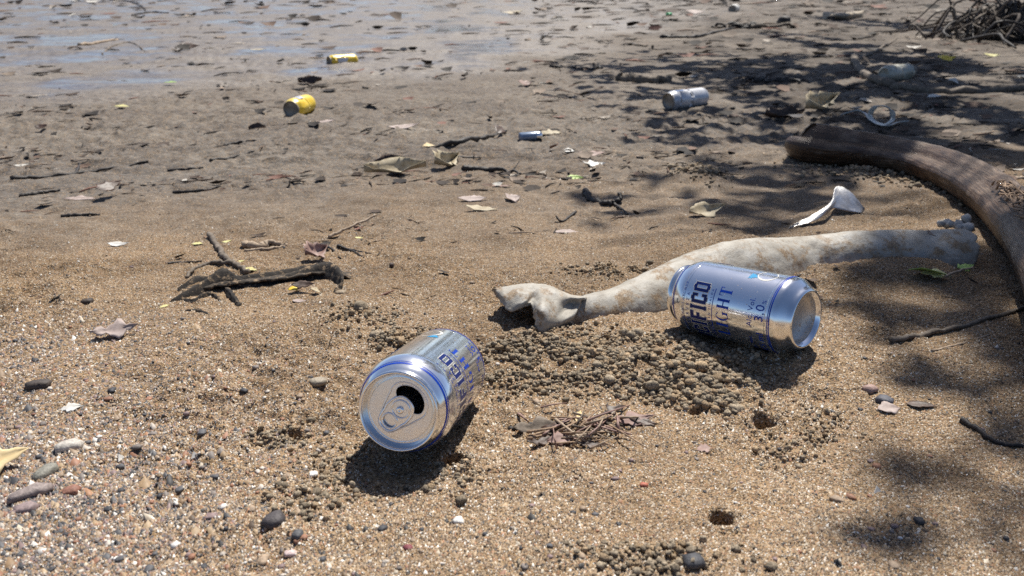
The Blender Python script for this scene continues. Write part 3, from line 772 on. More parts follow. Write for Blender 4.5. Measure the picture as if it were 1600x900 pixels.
# mouth direction on the near can: up and to the side, as seen from the lid
LID_A["beer_can"] = R(46)
beer_can("beer_can", "silver beer can lying with its opened lid and pull tab facing out", base1, -ax1, camx, R(58))
mid2 = base2 + ax2 * .06
beer_can("beer_can.001", "silver blue beer can on its side before the pale pipe, hollow base showing", base2, ax2, CAMP - mid2, R(22))

# ================================================================== PALE PIPE AND BROWN STALK
def sweep_shell(stations, n, na, sec):
    """stations: (point, radius, a0, a1) along a path; sec(t, a) -> radial factor. open shell"""
    S_ = cr([(*p, r, a0, a1) for p, r, a0, a1 in stations], n); v, f, sw = [], [], []
    T = np.gradient(S_[:, :3], axis=0); T /= np.linalg.norm(T, axis=1)[:, None]
    dist = np.concatenate([[0], np.cumsum(np.linalg.norm(np.diff(S_[:, :3], axis=0), axis=1))])
    for i in range(n):
        t = i / (n - 1); s = np.cross(T[i], [0, 0, 1.0]); s /= np.linalg.norm(s); u = np.cross(s, T[i])
        r, a0, a1 = S_[i, 3:]
        for k in range(na):
            a = R(a0 + (a1 - a0) * k / (na - 1)); q, dx = sec(t, math.degrees(a), k / (na - 1))
            v.append(tuple(S_[i, :3] + T[i] * dx + r * q * (math.cos(a) * s + math.sin(a) * u))); sw.append((dist[i], a * r, 0))
    for i in range(n - 1):
        for k in range(na - 1): f.append((i * na + k, i * na + k + 1, (i + 1) * na + k + 1, (i + 1) * na + k))
    return v, f, sw
def solid(o, th, off=-1):
    m = o.modifiers.new("thickness", 'SOLIDIFY'); m.thickness = th; m.offset = off; return o

def pale_pipe():
    ST = [(874, 459, 512, -10, 185), (892, 464, 506, -22, 198), (910, 464, 501, -25, 200), (930, 461, 499, -25, 200), (965, 450, 495, -25, 200),
          (1005, 432, 489, -25, 200), (1055, 408, 476, -25, 200), (1105, 387, 460, -25, 200), (1165, 373, 447, -25, 200), (1250, 367, 428, -25, 200), (1340, 363, 420, -25, 200), (1430, 360, 420, -25, 200), (1497, 358, 420, -25, 200)]
    st = []
    for px, yt, yb, a0, a1 in ST:
        H = yb - yt; p = P(px, yb - .29 * H); r = .95 * H * depth(p) / F_PX / 1.4; p.z -= .002
        st.append((p, r, a0, a1))
    rs = np.random.default_rng(2); j0 = rs.normal(0, 1, 60); j1 = rs.normal(0, 1, 60)
    def sec(t, a, k):
        q = 1 + .05 * float(pn(t * 22, a / 40, 51)) + .03 * float(pn(t * 70, a / 14, 52))
        fl = .38                                       # crushed flatter than round
        if 0 < a < 90: q *= 1 - fl + fl * .7071 / math.cos(R(a - 45))
        dx = 0
        if t < .012: dx = .008 - .016 * math.sin(R(max(a, 0))) + .004 * float(pn(a / 20, 4, 57))
        if t > .97: dx = .012 * math.sin(R(a)) - .006 + .007 * float(pn(a / 22, 3, 54)) + .004 * float(pn(a / 7, 9, 55))
        return q, dx
    v, f, _ = sweep_shell(st, 190, 36, sec)
    o0 = st[1][0]
    root = thing("plastic_pipe", "long pale dirty pipe, torn open at one end, half buried behind the cans", "pipe", o0)
    o = link("tube", pydata("tube", local(v, o0), f), M['pipe'], root); solid(o, .0030)
    rows = [[(768, 456, .022), (782, 472, .018), (796, 486, .014), (814, 482, .018), (829, 474, .022), (834, 496, .012), (842, 519, 0), (866, 517, -.002), (890, 509, -.002)],
            [(770, 454, .024), (788, 464, .022), (803, 472, .021), (819, 470, .023), (834, 466, .026), (845, 482, .021), (858, 502, .009), (878, 500, .008), (899, 495, .008)],
            [(772, 453, .025), (793, 454, .026), (808, 455, .027), (824, 454, .029), (841, 452, .031), (856, 461, .029), (872, 478, .019), (889, 477, .017), (906, 474, .017)],
            [(775, 452, .025), (797, 447, .028), (814, 444, .030), (831, 443, .031), (848, 444, .032), (864, 450, .029), (880, 459, .025), (898, 464, .022), (915, 465, .021)],
            [(782, 452, .017), (802, 447, .017), (818, 444, .016), (835, 443, .015), (851, 444, .014), (867, 449, .012), (883, 457, .010), (901, 462, .008), (918, 463, .007)]]
    nu, nv = 70, 26
    rows = [cr([tuple(P(*a)) for a in r_], nu) for r_ in rows]; G_ = np.stack([cr(np.array([r_[i] for r_ in rows]), nv) for i in range(nu)], 1)
    I, J = np.meshgrid(np.arange(nu), np.arange(nv)); G_[..., 2] += .0010 * pn(I * .22, J * .25, 7) + .0004 * pn(I * .8, J * .8, 8)
    G_[:3, :, 0] += .0022 * pn(np.arange(nu) * .55, np.zeros(nu), 9)[None]; G_[:, :2, 0] += .003 * pn(np.arange(nv) * .4, np.zeros(nv), 12)[:, None]
    v = [tuple(q) for q in G_.reshape(-1, 3)]; f = [(j * nu + i, j * nu + i + 1, (j + 1) * nu + i + 1, (j + 1) * nu + i) for j in range(nv - 1) for i in range(nu - 1)]
    o = link("torn_end", pydata("torn_end", local(v, o0), f), M['pipe'], root); solid(o, .0026)
    # a lump of dried mud on the broken end
    p = P(1503, 353, .018); vv, tt = ico(2); rs = np.random.default_rng(5)
    parts = []
    for k in range(9):
        c = np.array((p.x + rs.normal(0, .010), p.y + rs.normal(0, .006), p.z + rs.normal(0, .004))); s = .004 + .004 * rs.random()
        parts.append(((vv * (1 + rs.normal(0, .12, (len(vv), 1))) * s + c).tolist(), tt.tolist()))
    v, f = joinvf(*parts)
    tag(link("mud_lump", pydata("mud_lump", local(v, p), f), M['foilback'], loc=p), "knobbly lump of dried pale mud on the end of the pipe", "mud lump")
pale_pipe()

def palm_stalk():
    ST = [(1253, 222, .036), (1262, 224, .0375), (1300, 230, .0375), (1360, 236, .033), (1430, 250, .031), (1494, 273, .0315), (1545, 304, .032), (1590, 348, .0315), (1630, 406, .031), (1668, 480, .030), (1715, 580, .029)]
    st = []
    for px, py, r in ST: st.append((P(px, py, r * .92), r, 0, 360))
    def sec(t, a, k):
        a = a % 360
        q = .95 - (.50 - .32 * sst(.35, .8, t)) * math.exp(-((a - 58) / 34) ** 2) + .008 * math.sin(R(a) * 17 + 3 * t) + .20 * math.exp(-((a - 110) / 9) ** 2) + .04 * math.exp(-((a - 8) / 12) ** 2) - .06 * math.exp(-((a - 330) / 14) ** 2)
        q += .05 * float(pn(t * 34, math.sin(R(a)) * 3.5, 61)) + .03 * float(pn(t * 90, math.sin(R(a)) * 9, 63)) + .015 * float(pn(t * 9, math.cos(R(a)) * 9, 62))
        if t < .02: q *= .93
        dx = .012 * math.cos(R(a - 100)) * (t < .05)
        return q, dx
    v, f, sw = sweep_shell(st, 130, 49, sec)
    o0 = st[4][0]; na = 49
    me = pydata("stalk", local(v, o0), f)
    at = me.attributes.new("sweep", 'FLOAT_VECTOR', 'POINT'); at.data.foreach_set("vector", np.array(sw, np.float32).ravel())
    root = thing("palm_stalk", "thick brown curved palm stalk lying bent behind the pale pipe", "palm stalk", o0)
    link("stalk", me, M['stalk'], root)
    # hollowed cut end
    ring = [Vector(v[k]) for k in range(na - 1)]; c = sum(ring, Vector()) / (na - 1); Tn = (Vector(v[na * 6]) - Vector(v[0])).normalized()
    cv = [tuple(q) for q in ring] + [tuple(c + (q - c) * .6 + Tn * .012) for q in ring] + [tuple(c + Tn * .022)]
    m_ = na - 1; cf = [(i, (i + 1) % m_, m_ + (i + 1) % m_, m_ + i) for i in range(m_)] + [(m_ + i, m_ + (i + 1) % m_, 2 * m_) for i in range(m_)]
    link("cut_end", pydata("cut_end", local(cv, o0), cf), M['fibre'], root)
    # torn, frayed patch where the outer skin has split
    rs = np.random.default_rng(12); S_ = cr([(*p, r) for p, r, _, _ in st], 130)
    parts = []
    for k in range(150):
        i = int(82 + rs.random() * 24); p = S_[i, :3]; r = S_[i, 3]; T = S_[i + 1, :3] - S_[i - 1, :3]; T /= np.linalg.norm(T)
        s = np.cross(T, [0, 0, 1]); s /= np.linalg.norm(s); u = np.cross(s, T); a = R(62 + 60 * rs.random())
        n_ = math.cos(a) * s + math.sin(a) * u; b = p + n_ * r * .96
        d = T * (rs.normal(0, 1) + .4) * .02 + np.cross(T, n_) * rs.normal(0, .006) + n_ * abs(rs.normal(0, .004))
        parts.append(tube([b - d * .6, b + n_ * .0015, b + d * .7 + n_ * rs.random() * .004], [.0014, .0013, .0003], 4))
    vv, ff = joinvf(*parts)
    tag(link("frayed_fibre", pydata("frayed_fibre", local(vv, o0), ff), M['fibre'], root), "torn pale fibrous patch on the bend", kind="stuff")
palm_stalk()

# ================================================================== SHEETS, LEAVES, STICKS, STONES
def sheet(name, rows, m, label, cat, th=.0008, nu=18, nv=10, noise=.0, seed=0, group=None):
    """a folded sheet through rows of (px, py, lift) points"""
    rows = [cr([tuple(P(a, b, c)) for a, b, c in row], nu) for row in rows]
    G_ = np.stack([cr(np.array([r_[i] for r_ in rows]), nv) for i in range(nu)], 1)
    G_[..., 2] += noise * pn(np.arange(nu)[None, :] * .7 + seed, np.arange(nv)[:, None] * .7)
    v = [tuple(q) for q in G_.reshape(-1, 3)]; f = [(j * nu + i, j * nu + i + 1, (j + 1) * nu + i + 1, (j + 1) * nu + i) for j in range(nv - 1) for i in range(nu - 1)]
    o0 = Vector(v[0]); o = link(name, pydata(name, local(v, o0), f), M[m], loc=o0); solid(o, th, 0)
    return tag(o, label, cat, group)
def leaf(name, px, py, L, W, az, label, m='tanleaf', curl=.3, tilt=0.0, lift=.002, twist=.3, cat="leaf", point=1.0, group=None, roll=0.0, wav=.12, seed=None):
    """curled leaf with a midrib and short stalk; curl bends it along its length, roll cups it across"""
    p = P(px, py, lift); rs = np.random.default_rng(int(px * 7 + py) if seed is None else seed); nu, nv = 13, 7; v, f = [], []; seedflip = rs.random() < .55
    curl = min(curl, .22); ph = rs.random(2) * 40
    wob = [lambda t, q=ph[0]: float(pn(t * 5 + q, q)), lambda t, q=ph[1]: float(pn(t * 5 + q, q))]
    bias = rs.uniform(.3, .7)
    for i in range(nu):
        t = i / (nu - 1); wd = W * .5 * max(.03, math.sin(math.pi * t ** (.8 * point)) ** 1.15) * (1 + .15 * rs.normal() * wav / .12)
        cx = L * (t - .5); cz = L * curl * ((t - bias) ** 2 * (1.6 if seedflip else -1.4)) 
        for j in range(nv):
            s = (j / (nv - 1) - .5) * 2
            tw = twist * (t - .5) + min(tilt, .55)
            yy = s * wd * (1 + .55 * wob[0 if s < 0 else 1](t)); zz = cz + roll * W * s * s * .6 + wav * W * .5 * float(pn(t * 4 + px, s * 1.5 + py, 3)) + (.0 if abs(s) > .01 else -.03 * W)
            y2 = yy * math.cos(tw) - zz * math.sin(tw); z2 = yy * math.sin(tw) + zz * math.cos(tw)
            v.append((cx, y2, z2))
    zmin = min(q[2] for q in v); ca, sa = math.cos(R(az)), math.sin(R(az))
    v = [(q[0] * ca - q[1] * sa, q[0] * sa + q[1] * ca, q[2] - zmin - .0008) for q in v]
    f = [(i * nv + j, i * nv + j + 1, (i + 1) * nv + j + 1, (i + 1) * nv + j) for i in range(nu - 1) for j in range(nv - 1)]
    o = link(name, pydata(name, v, f), M[m], loc=p); solid(o, max(.0004, W * .015), 0)
    return tag(o, label, cat, group)
def stick(name, pts, r0, r1, label, m='stick', cat="stick", lift=.4, branches=(), seed=0, sides=9, rough=.10, group=None, n=None):
    """stick along pixels [(px, py[, lift in m])], with side branches of the same form (pts, r0, r1)"""
    if name in ('shore_stick', 'dark_stick', 'dark_twig', 'hooked_root'): r0 *= .66; r1 *= .6; branches = [(b[0], b[1] * .66, b[2] * .66) for b in branches]
    def one(pts, r0, r1, sd):
        q = []
        for a in pts:
            l = a[2] if len(a) > 2 else 0
            q.append(tuple(P(a[0], a[1], l + r0 * lift)))
        k = n or max(10, 7 * len(pts)); path = cr(q, k); rs = np.random.default_rng(sd)
        path += rs.normal(0, r0 * .22, path.shape) * np.array([1, 1, .5]); path[:, 2] += r0 * .8 * pn(np.arange(k) * .35 + sd, np.zeros(k) + sd * 3.3)
        rad = np.linspace(r0, r1, k) * (1 + .10 * np.sin(np.arange(k) * 1.7 + sd) + .22 * pn(np.arange(k) * .6, np.zeros(k) + sd * 7.1)); return tube(path, rad, sides, rough, sd)
    parts = [one(pts, r0, r1, seed + 1)] + [one(b[0], b[1], b[2], seed + 5 + i) for i, b in enumerate(branches)]
    v, f = joinvf(*parts); o0 = P(pts[0][0], pts[0][1])
    return tag(link(name, pydata(name, local(v, o0), f), M[m], loc=o0), label, cat, group)
def stone(name, px, py, r, label, col, cat="stone", sq=.6, stretch=(1.3, 1, 1), az=0, group=None, seed=0, sink=.25, m='pebble', sub=2, jit=.30, flat=None):
    p = P(px, py); vv, tt = ico(sub); rs = np.random.default_rng(int(px * 3 + py * 11 + seed))
    d = vv * 1.0; k = 1 + jit * (pn(d[:, 0] * 1.6 + seed, d[:, 1] * 1.6 + px) + pn(d[:, 1] * 2.3, d[:, 2] * 2.3 + py)) * 1.4 + rs.normal(0, .05, len(vv))
    V = np.sign(vv) * np.abs(vv) ** .72 * k[:, None] * r * np.array([stretch[0], stretch[1], sq * stretch[2]])
    ca, sa = math.cos(R(az)), math.sin(R(az)); V = np.c_[V[:, 0] * ca - V[:, 1] * sa, V[:, 0] * sa + V[:, 1] * ca, V[:, 2] + r * sq * (1 - 2 * sink) * .8]
    me = tri_mesh(name, V, tt, np.ones((len(V), 1)) * np.array([col]))
    return tag(link(name, me, M[m], loc=p, smooth=sub > 2), label, cat, group)

# folded metal scrap behind the pipe
sheet("foil_scrap", [[(1232, 357, .001), (1262, 349, .004), (1290, 336, .009), (1302, 326, .010), (1322, 330, .006), (1346, 334, .001)],
                     [(1236, 353, .004), (1266, 341, .008), (1294, 325, .016), (1310, 308, .022), (1330, 314, .016), (1350, 330, .003)],
                     [(1244, 349, .006), (1272, 335, .010), (1298, 317, .018), (1306, 293, .030), (1328, 300, .026), (1351, 326, .006)]], 'foil', "folded silver metal scrap standing in the sand behind the pale pipe", "metal scrap", .0009, 26, 14, .002)

# dark cloth, half buried
def ribbon(pts, h, m, parent, name, o0, th=.004, n=40, seed=0, lean=.0):
    """a standing strip along pixels (px, py), height h (per point), leaning away"""
    A = cr([(*P(a, b, -.004), hh) for a, b, hh in pts], n); v, f = [], []; nv = 7
    for i in range(n):
        for j in range(nv):
            t = j / (nv - 1); w_ = .0018 * float(pn(i * .45 + seed, t * 3)) ; z = A[i, 3] * t
            v.append((A[i, 0] + w_ * .8, A[i, 1] + w_ + lean * z + .012 * t * t * A[i, 3] / .02, A[i, 2] + z + .0012 * float(pn(i * .6, t * 2 + seed, 2))))
    f = [(i * nv + j, i * nv + j + 1, (i + 1) * nv + j + 1, (i + 1) * nv + j) for i in range(n - 1) for j in range(nv - 1)]
    o = link(name, pydata(name, local(v, o0), f), M[m], parent); solid(o, th, 0); return o
o0 = P(400, 455); cl = thing("buried_cloth", "crumpled dark sandy cloth half buried beneath the forked stick", "cloth", o0)
ribbon([(284, 476, 0.0050), (300, 480, 0.0062), (316, 474, 0.0074), (330, 470, 0.0062), (345, 478, 0.0050)], 0, 'cloth', cl, "fold", o0, .003, 30, 19, .3)
ribbon([(352, 462, 0.0074), (362, 476, 0.0087), (374, 486, 0.0050)], 0, 'cloth', cl, "fold", o0, .004, 20, 23, .3)
ribbon([(290, 492, 0.0037), (312, 496, 0.0050), (332, 502, 0.0031)], 0, 'cloth', cl, "fold", o0, .003, 20, 29, .3)
def drape():
    rows = [[(264, 482, 0.0000), (298, 480, 0.0033), (338, 470, 0.0066), (380, 463, 0.0028), (420, 461, 0.0017), (460, 459, 0.0050), (500, 453, 0.0105), (526, 453, 0.0055), (536, 458, -0.0020)],
            [(272, 472, 0.0039), (305, 465, 0.0083), (340, 455, 0.0110), (380, 451, 0.0066), (425, 447, 0.0066), (465, 441, 0.0110), (505, 437, 0.0132), (533, 445, 0.0072), (544, 450, -0.0020)],
            [(283, 462, 0.0022), (310, 453, 0.0039), (345, 447, 0.0055), (385, 444, 0.0033), (430, 439, 0.0055), (470, 433, 0.0060), (510, 428, 0.0066), (540, 435, 0.0022), (550, 440, -0.0030)],
            [(286, 456, 0.0033), (314, 448, 0.0022), (349, 443, 0.0033), (389, 440, 0.0050), (434, 434, 0.0044), (474, 427, 0.0028), (514, 421, 0.0039), (543, 429, 0.0011), (552, 434, -0.0030)],
            [(292, 450, -0.0040), (316, 444, -0.0040), (352, 440, -0.0040), (392, 437, -0.0040), (437, 430, -0.0040), (477, 422, -0.0040), (517, 416, -0.0040), (546, 424, -0.0040), (554, 430, -0.0040)]]
    nu, nv = 60, 16
    rows = [cr([tuple(P(*a)) for a in r_], nu) for r_ in rows[2:]]; G_ = np.stack([cr(np.array([r_[i] for r_ in rows]), nv) for i in range(nu)], 1)
    I, J = np.meshgrid(np.arange(nu), np.arange(nv)); G_[..., 2] += .0028 * pn(I * .30, J * .22, 5) + .0016 * pn(I * .8, J * .5, 6)
    v = [tuple(q) for q in G_.reshape(-1, 3)]; f = [(j * nu + i, j * nu + i + 1, (j + 1) * nu + i + 1, (j + 1) * nu + i) for j in range(nv - 1) for i in range(nu - 1)]
    o = link("drape", pydata("drape", local(v, o0), f), M['clothsand'], cl); solid(o, .0022, 0)
drape()
ribbon([(392, 456, .005), (430, 450, .007), (470, 445, .013), (505, 443, .017), (524, 450, .017), (533, 459, .012), (520, 465, .005)], 0, 'cloth', cl, "rim", o0, .0028, 48, 3, .5)
ribbon([(266, 480, .005), (292, 473, .010), (318, 465, .015), (335, 455, .018), (352, 452, .015), (372, 456, .011), (392, 456, .006)], 0, 'cloth', cl, "fold", o0, .003, 44, 9, .4)
ribbon([(275, 464, .007), (300, 452, .008), (330, 448, .007), (372, 446, .007), (420, 440, .008), (460, 434, .009), (500, 432, .009), (530, 436, .005)], 0, 'cloth', cl, "fold", o0, .004, 44, 14, .8)
leaf("flower_petal", 462, 452, .016, .008, 30, "small yellow petal caught under the dark cloth rim", 'petal', .2, .3, .003, cat="petal")
leaf("curled_leaf", 474, 448, .024, .010, 5, "dark curled leaf inside the hollow of the cloth", 'brownleaf', .1, .5, .006)
leaf("curled_leaf", 494, 457, .012, .010, 100, "little cream leaf scrap at the cloth rim", 'tanleaf', .4, .9, .002)
stone("pebble", 533, 460, .0042, "tan pebble beside the cloth's round rim", (.30, .23, .15), "pebble")
leaf("white_chip", 468, 470, .016, .006, -10, "thin whitish sliver in front of the dark cloth", 'pinkleaf', .1, .2, .001, cat="chip")

# sticks
stick("forked_stick", [(328, 366), (342, 386), (350, 402), (370, 413), (388, 425)], .0042, .0026, "grey forked stick lying above the dark cloth", 'stick', branches=[([(362, 411), (330, 411), (303, 420), (291, 434)], .0030, .0016)], seed=1)
stick("dry_twig", [(513, 369, .001), (545, 355, .006), (587, 337, .010)], .0024, .0016, "straight pale twig with a prong, propped on the sand", 'palestick', "twig", branches=[([(563, 350, .007), (563, 360, 0)], .0014, .0008)], seed=3)
stick("driftwood", [(380, 382), (405, 384), (420, 380), (448, 380)], .0058, .0028, "short pale driftwood piece right of the forked stick", 'palestick', "driftwood", branches=[([(382, 391), (420, 389), (445, 383)], .0026, .0012)], seed=4)
stick("dark_twig", [(505, 384), (520, 390), (532, 404)], .0030, .0014, "short black twig beside the reddish leaf", 'darkstick', "twig", seed=5)
stick("dark_twig", [(528, 384), (548, 390), (568, 402)], .0032, .0014, "black forked twig to the side of the reddish leaf", 'darkstick', "twig", branches=[([(540, 387), (565, 393), (589, 399)], .0018, .0008)], seed=6)
stick("thin_twig", [(263, 411), (285, 408), (315, 408)], .0016, .0008, "hair-thin twig left of the forked stick", 'darkstick', "twig", seed=7)
stick("dark_stick", [(676, 229), (715, 222), (760, 214), (792, 205)], .0105, .0060, "rotten dark stick lying beyond the crumpled tan leaves", 'darkstick', branches=[([(766, 213), (782, 206), (783, 198)], .006, .003)], seed=8)
stick("dark_stick", [(688, 243, .004), (712, 246), (752, 246)], .0045, .0020, "thin dark stick behind the standing tan leaf", 'darkstick', branches=[([(740, 247), (741, 240, .012)], .002, .001)], seed=9)
stick("dark_stick", [(724, 262), (755, 263), (785, 266), (812, 271)], .0100, .0035, "mossy dark stick running from the standing tan leaf", 'darkstick', branches=[([(800, 268), (812, 250, .018)], .0022, .001), ([(810, 271), (838, 268)], .0016, .0008)], seed=10)
stick("hooked_root", [(914, 298), (922, 310), (944, 318), (962, 316), (970, 309, .005), (967, 301, .010)], .0085, .0040, "black hooked root curling up at the shade's edge", 'darkstick', "root", branches=[([(958, 317), (972, 326), (980, 334)], .004, .002)], seed=11)
stick("pale_log", [(966, 122), (990, 124), (1020, 126), (1050, 123)], .020, .013, "weathered small log in front of the far shade", 'stick', "log", seed=12)
stick("long_twig", [(1032, 58), (1075, 58), (1110, 52), (1145, 44), (1180, 40)], .014, .006, "long thin dark branch reaching the far root clump", 'darkstick', "branch", seed=13)
stick("side_twig", [(1392, 531), (1440, 523), (1520, 506), (1620, 474)], .0026, .0018, "long dark twig stretching out of the shade near the can", 'stick', "twig", seed=14)
stick("side_twig", [(1456, 549), (1500, 537), (1546, 523)], .0013, .0008, "thin straw-coloured twig under the long dark twig", 'palestick', "twig", seed=15)
stick("bent_branch", [(1334, 86), (1340, 105), (1362, 122), (1400, 134), (1450, 142), (1520, 142), (1620, 136)], .016, .012, "long grey bent branch before the clouded plastic bottle", 'stick', "branch", branches=[([(1336, 94), (1368, 80), (1402, 60)], .010, .005)], seed=16)
stick("shore_stick", [(20, 281), (70, 276), (120, 270), (170, 263), (232, 252)], .0065, .0035, "thin dark stick in the tide line, pinkish scraps along it", 'darkstick', branches=[([(118, 270), (125, 258), (112, 250)], .004, .002)], seed=17)
stick("shore_stick", [(96, 339), (125, 336), (156, 335)], .0042, .0022, "short black stick on the bare mud", 'darkstick', seed=18)
stick("shore_stick", [(30, 307), (60, 302), (92, 298)], .0060, .0030, "short knobbly dark stick above a white sliver", 'darkstick', seed=19)
stick("shore_stick", [(262, 266), (290, 264), (318, 262)], .0045, .0025, "thin dark stick under the standing brown leaf tip", 'darkstick', seed=20)
stick("flat_twig", [(160, 84), (176, 72), (200, 66), (214, 70), (226, 80)], .0050, .0040, "arched thin twig on the wet mud beside a cream splinter", 'stick', "twig", seed=21)
stick("flat_twig", [(178, 2), (200, 2), (218, 8), (228, 16)], .022, .012, "dark curved branch lying in the far wet mud", 'darkstick', "branch", seed=22)
stick("flat_twig", [(206, 24), (235, 19), (264, 20)], .016, .008, "crooked dark twig among far puddles", 'darkstick', "twig", seed=23)
stick("shore_stick", [(270, 300), (320, 297), (345, 290)], .0046, .002, "dark twig below the standing brown leaf, bare mud around", 'darkstick', seed=24)
stick("shore_stick", [(330, 250), (362, 246), (398, 236)], .0050, .0025, "slender dark stick on mud left of the tan leaves", 'darkstick', seed=25)
stick("shore_stick", [(350, 226), (375, 222), (402, 219)], .0055, .0025, "dark stick above two others in the middle mud", 'darkstick', seed=26)
stick("splinter", [(124, 70), (150, 67), (184, 61)], .0120, .0060, "cream coloured splinter of wood on the wet mud", 'palestick', "splinter", seed=27)
stick("thin_twig", [(900, 330), (880, 345), (868, 338, .006)], .0022, .0012, "small dark twig by a grey leaf, between shade streaks", 'darkstick', "twig", seed=28)
stick("side_twig", [(1570, 277), (1590, 279), (1620, 277)], .004, .003, "short dry twig poking out beyond the palm stalk", 'palestick', "twig", seed=29)
stick("leaf_stem", [(1476, 432, .006), (1500, 425, .006), (1524, 418, .008)], .0014, .001, "dry straw stem beside the yellow green leaf", 'palestick', "stem", seed=31)

# leaves
leaf("reddish_leaf", 492, 398, .036, .026, 60, "reddish brown dry leaf standing among black twigs", 'redleaf', .25, .7, .006, roll=.4)
leaf("dry_leaf", 618, 268, .115, .045, 8, "big tan dry leaf curled with a dark hollow", 'tanleaf', .12, .35, .003, roll=.5)
leaf("dry_leaf", 612, 255, .070, .026, 8, "dark curled leaf behind the big tan dry leaf", 'brownleaf', .15, .5, .004, roll=.4)
leaf("dry_leaf", 694, 256, .080, .045, 62, "crumpled pale leaf standing before a dark stick", 'tanleaf', .35, .8, .006, roll=.5)
leaf("fallen_leaf", 1101, 333, .060, .028, 25, "olive brown leaf propped on sand near the shade", 'tanleaf', .3, .5, .004, roll=.3)
leaf("fallen_leaf", 884, 362, .038, .010, 8, "narrow grey leaf lying beside a small twig", 'pinkleaf', .1, .2, .001)
leaf("fallen_leaf", 752, 327, .050, .018, -12, "pale crinkled leaf lying across a thin twig", 'tanleaf', .15, .2, .002)
leaf("fallen_leaf", 738, 312, .048, .018, 10, "pinkish torn leaf behind the pale crinkled one", 'pinkleaf', .1, .3, .002)
leaf("fallen_leaf", 802, 313, .030, .022, 40, "blunt pinkish leaf half sunk in sand", 'pinkleaf', .2, .4, .001)
leaf("fallen_leaf", 783, 290, .036, .009, 3, "narrow reddish leaf lying flat on the sand", 'redleaf', .05, .1, .001)
leaf("green_leaf", 898, 277, .032, .014, 5, "bright green folded leaf on the open sand", 'limeleaf', .08, .3, .002, roll=.3)
leaf("green_leaf", 1448, 428, .036, .022, 150, "yellow green leaf at the pipe's foot", 'greenleaf', .2, .4, .005)
leaf("green_leaf", 1462, 430, .030, .014, -20, "pale torn half of a yellow green leaf", 'yellowleaf', .2, .3, .003)
leaf("green_leaf", 1506, 424, .024, .012, 20, "small lime leaf near the pipe's broken end", 'greenleaf', .2, .4, .003)
leaf("pipe_leaf", 1453, 372, .022, .009, 80, "small dark reddish leaf resting on the pale pipe", 'brownleaf', .2, .3, .030)
for px, py, L, az, lab in ((391, 421, .017, -10, "pale yellow leaflet at the forked stick's end"), (376, 407, .010, 5, "tiny pale yellow leaflet above the larger one"), (354, 376, .013, 30, "small yellow leaflet behind the forked stick's top"), (308, 380, .015, 10, "yellow buff leaflet left of the forked stick's top"), (257, 479, .010, 40, "pale yellow leaflet touching the cloth's end"), (561, 370, .012, 0, "yellowish leaflet under the propped twig")):
    leaf("yellow_leaflet", px, py, L, L * .5, az, lab, 'yellowleaf', .12, .1, .001, cat="leaflet")
leaf("buff_leaf", -12, 727, .042, .022, 35, "buff yellow leaf cut off by the picture's edge", 'orangeleaf', .15, .35, .004)
leaf("flat_leaf", 180, 522, .040, .014, 25, "weathered grey leaf crumbling on bare sand", 'pinkleaf', .2, .5, .002, wav=.4)
leaf("flat_leaf", 112, 637, .015, .008, 20, "crumpled whitish scrap below the grey leaf", 'whiteplastic', .3, .3, .002, wav=.2, cat="scrap")
leaf("flat_leaf", 125, 311, .052, .014, 4, "long white leaf sliver on grey mud", 'pinkleaf', .05, .2, .002)
leaf("tilted_leaf", 170, 296, .050, .022, 70, "brown leaf tip standing upright in the mud", 'brownleaf', .2, 1.0, .012)
leaf("tilted_leaf", 185, 381, .026, .010, 15, "little white and grey scrap catching the sun", 'whiteplastic', .3, .4, .002, cat="scrap")
leaf("tilted_leaf", 402, 202, .042, .020, 10, "wet black leaf clump sticking out of the mud", 'brownleaf', .5, .8, .006, roll=.6)
leaf("tilted_leaf", 508, 190, .060, .022, -8, "pinkish leaf lying beside the nearer yellow can", 'pinkleaf', .12, .2, .002)
leaf("tilted_leaf", 485, 130, .090, .050, 10, "dark leaf lump between the two yellow cans", 'brownleaf', .5, .7, .006, roll=.5)
leaf("tilted_leaf", 630, 200, .080, .028, 12, "pale pinkish leaf on grey mud above the tan leaves", 'pinkleaf', .15, .2, .002)
leaf("tilted_leaf", 782, 206, .050, .026, 80, "dark leaf tip standing at the rotten stick's end", 'brownleaf', .2, 1.1, .010)
leaf("tilted_leaf", 860, 210, .070, .022, 15, "creased cream leaf behind the blue lighter", 'tanleaf', .3, .3, .004)
leaf("tilted_leaf", 928, 258, .045, .016, 5, "white torn scrap lying near the green leaf", 'whiteplastic', .3, .3, .002, cat="scrap", wav=.4)
leaf("tilted_leaf", 888, 236, .028, .018, 5, "small whitish plastic flake on brown sand", 'whiteplastic', .3, .3, .002, cat="flake")
leaf("tilted_leaf", 925, 242, .060, .018, 4, "orange brown leaf at the shade's edge", 'redleaf', .2, .3, .002)
leaf("tilted_leaf", 800, 22, .30, .11, 10, "pale leaf lying on the far mud at the top", 'tanleaf', .25, .3, .004)
leaf("tilted_leaf", 298, 76, .11, .05, 6, "dark upturned leaf on the bluish wet mud", 'brownleaf', .4, .7, .004)
leaf("tilted_leaf", 403, 78, .10, .03, 5, "whitish leaf sliver on the bluish wet mud", 'tanleaf', .1, .2, .004)
leaf("tilted_leaf", 266, 129, .05, .025, 5, "dark green leaf floating at a puddle's edge", 'greenleaf', .1, .1, .010)
leaf("tilted_leaf", 190, 167, .05, .018, -5, "yellow green leaf at the edge of the wet mud", 'yellowleaf', .2, .2, .004)
leaf("tilted_leaf", 668, 228, .035, .02, 0, "orange tinted leaf on mud near the rotten stick", 'orangeleaf', .2, .2, .002)
leaf("red_leaf", 820, 133, .060, .03, 30, "small rust red leaf on the far mud", 'redleaf', .3, .6, .004)
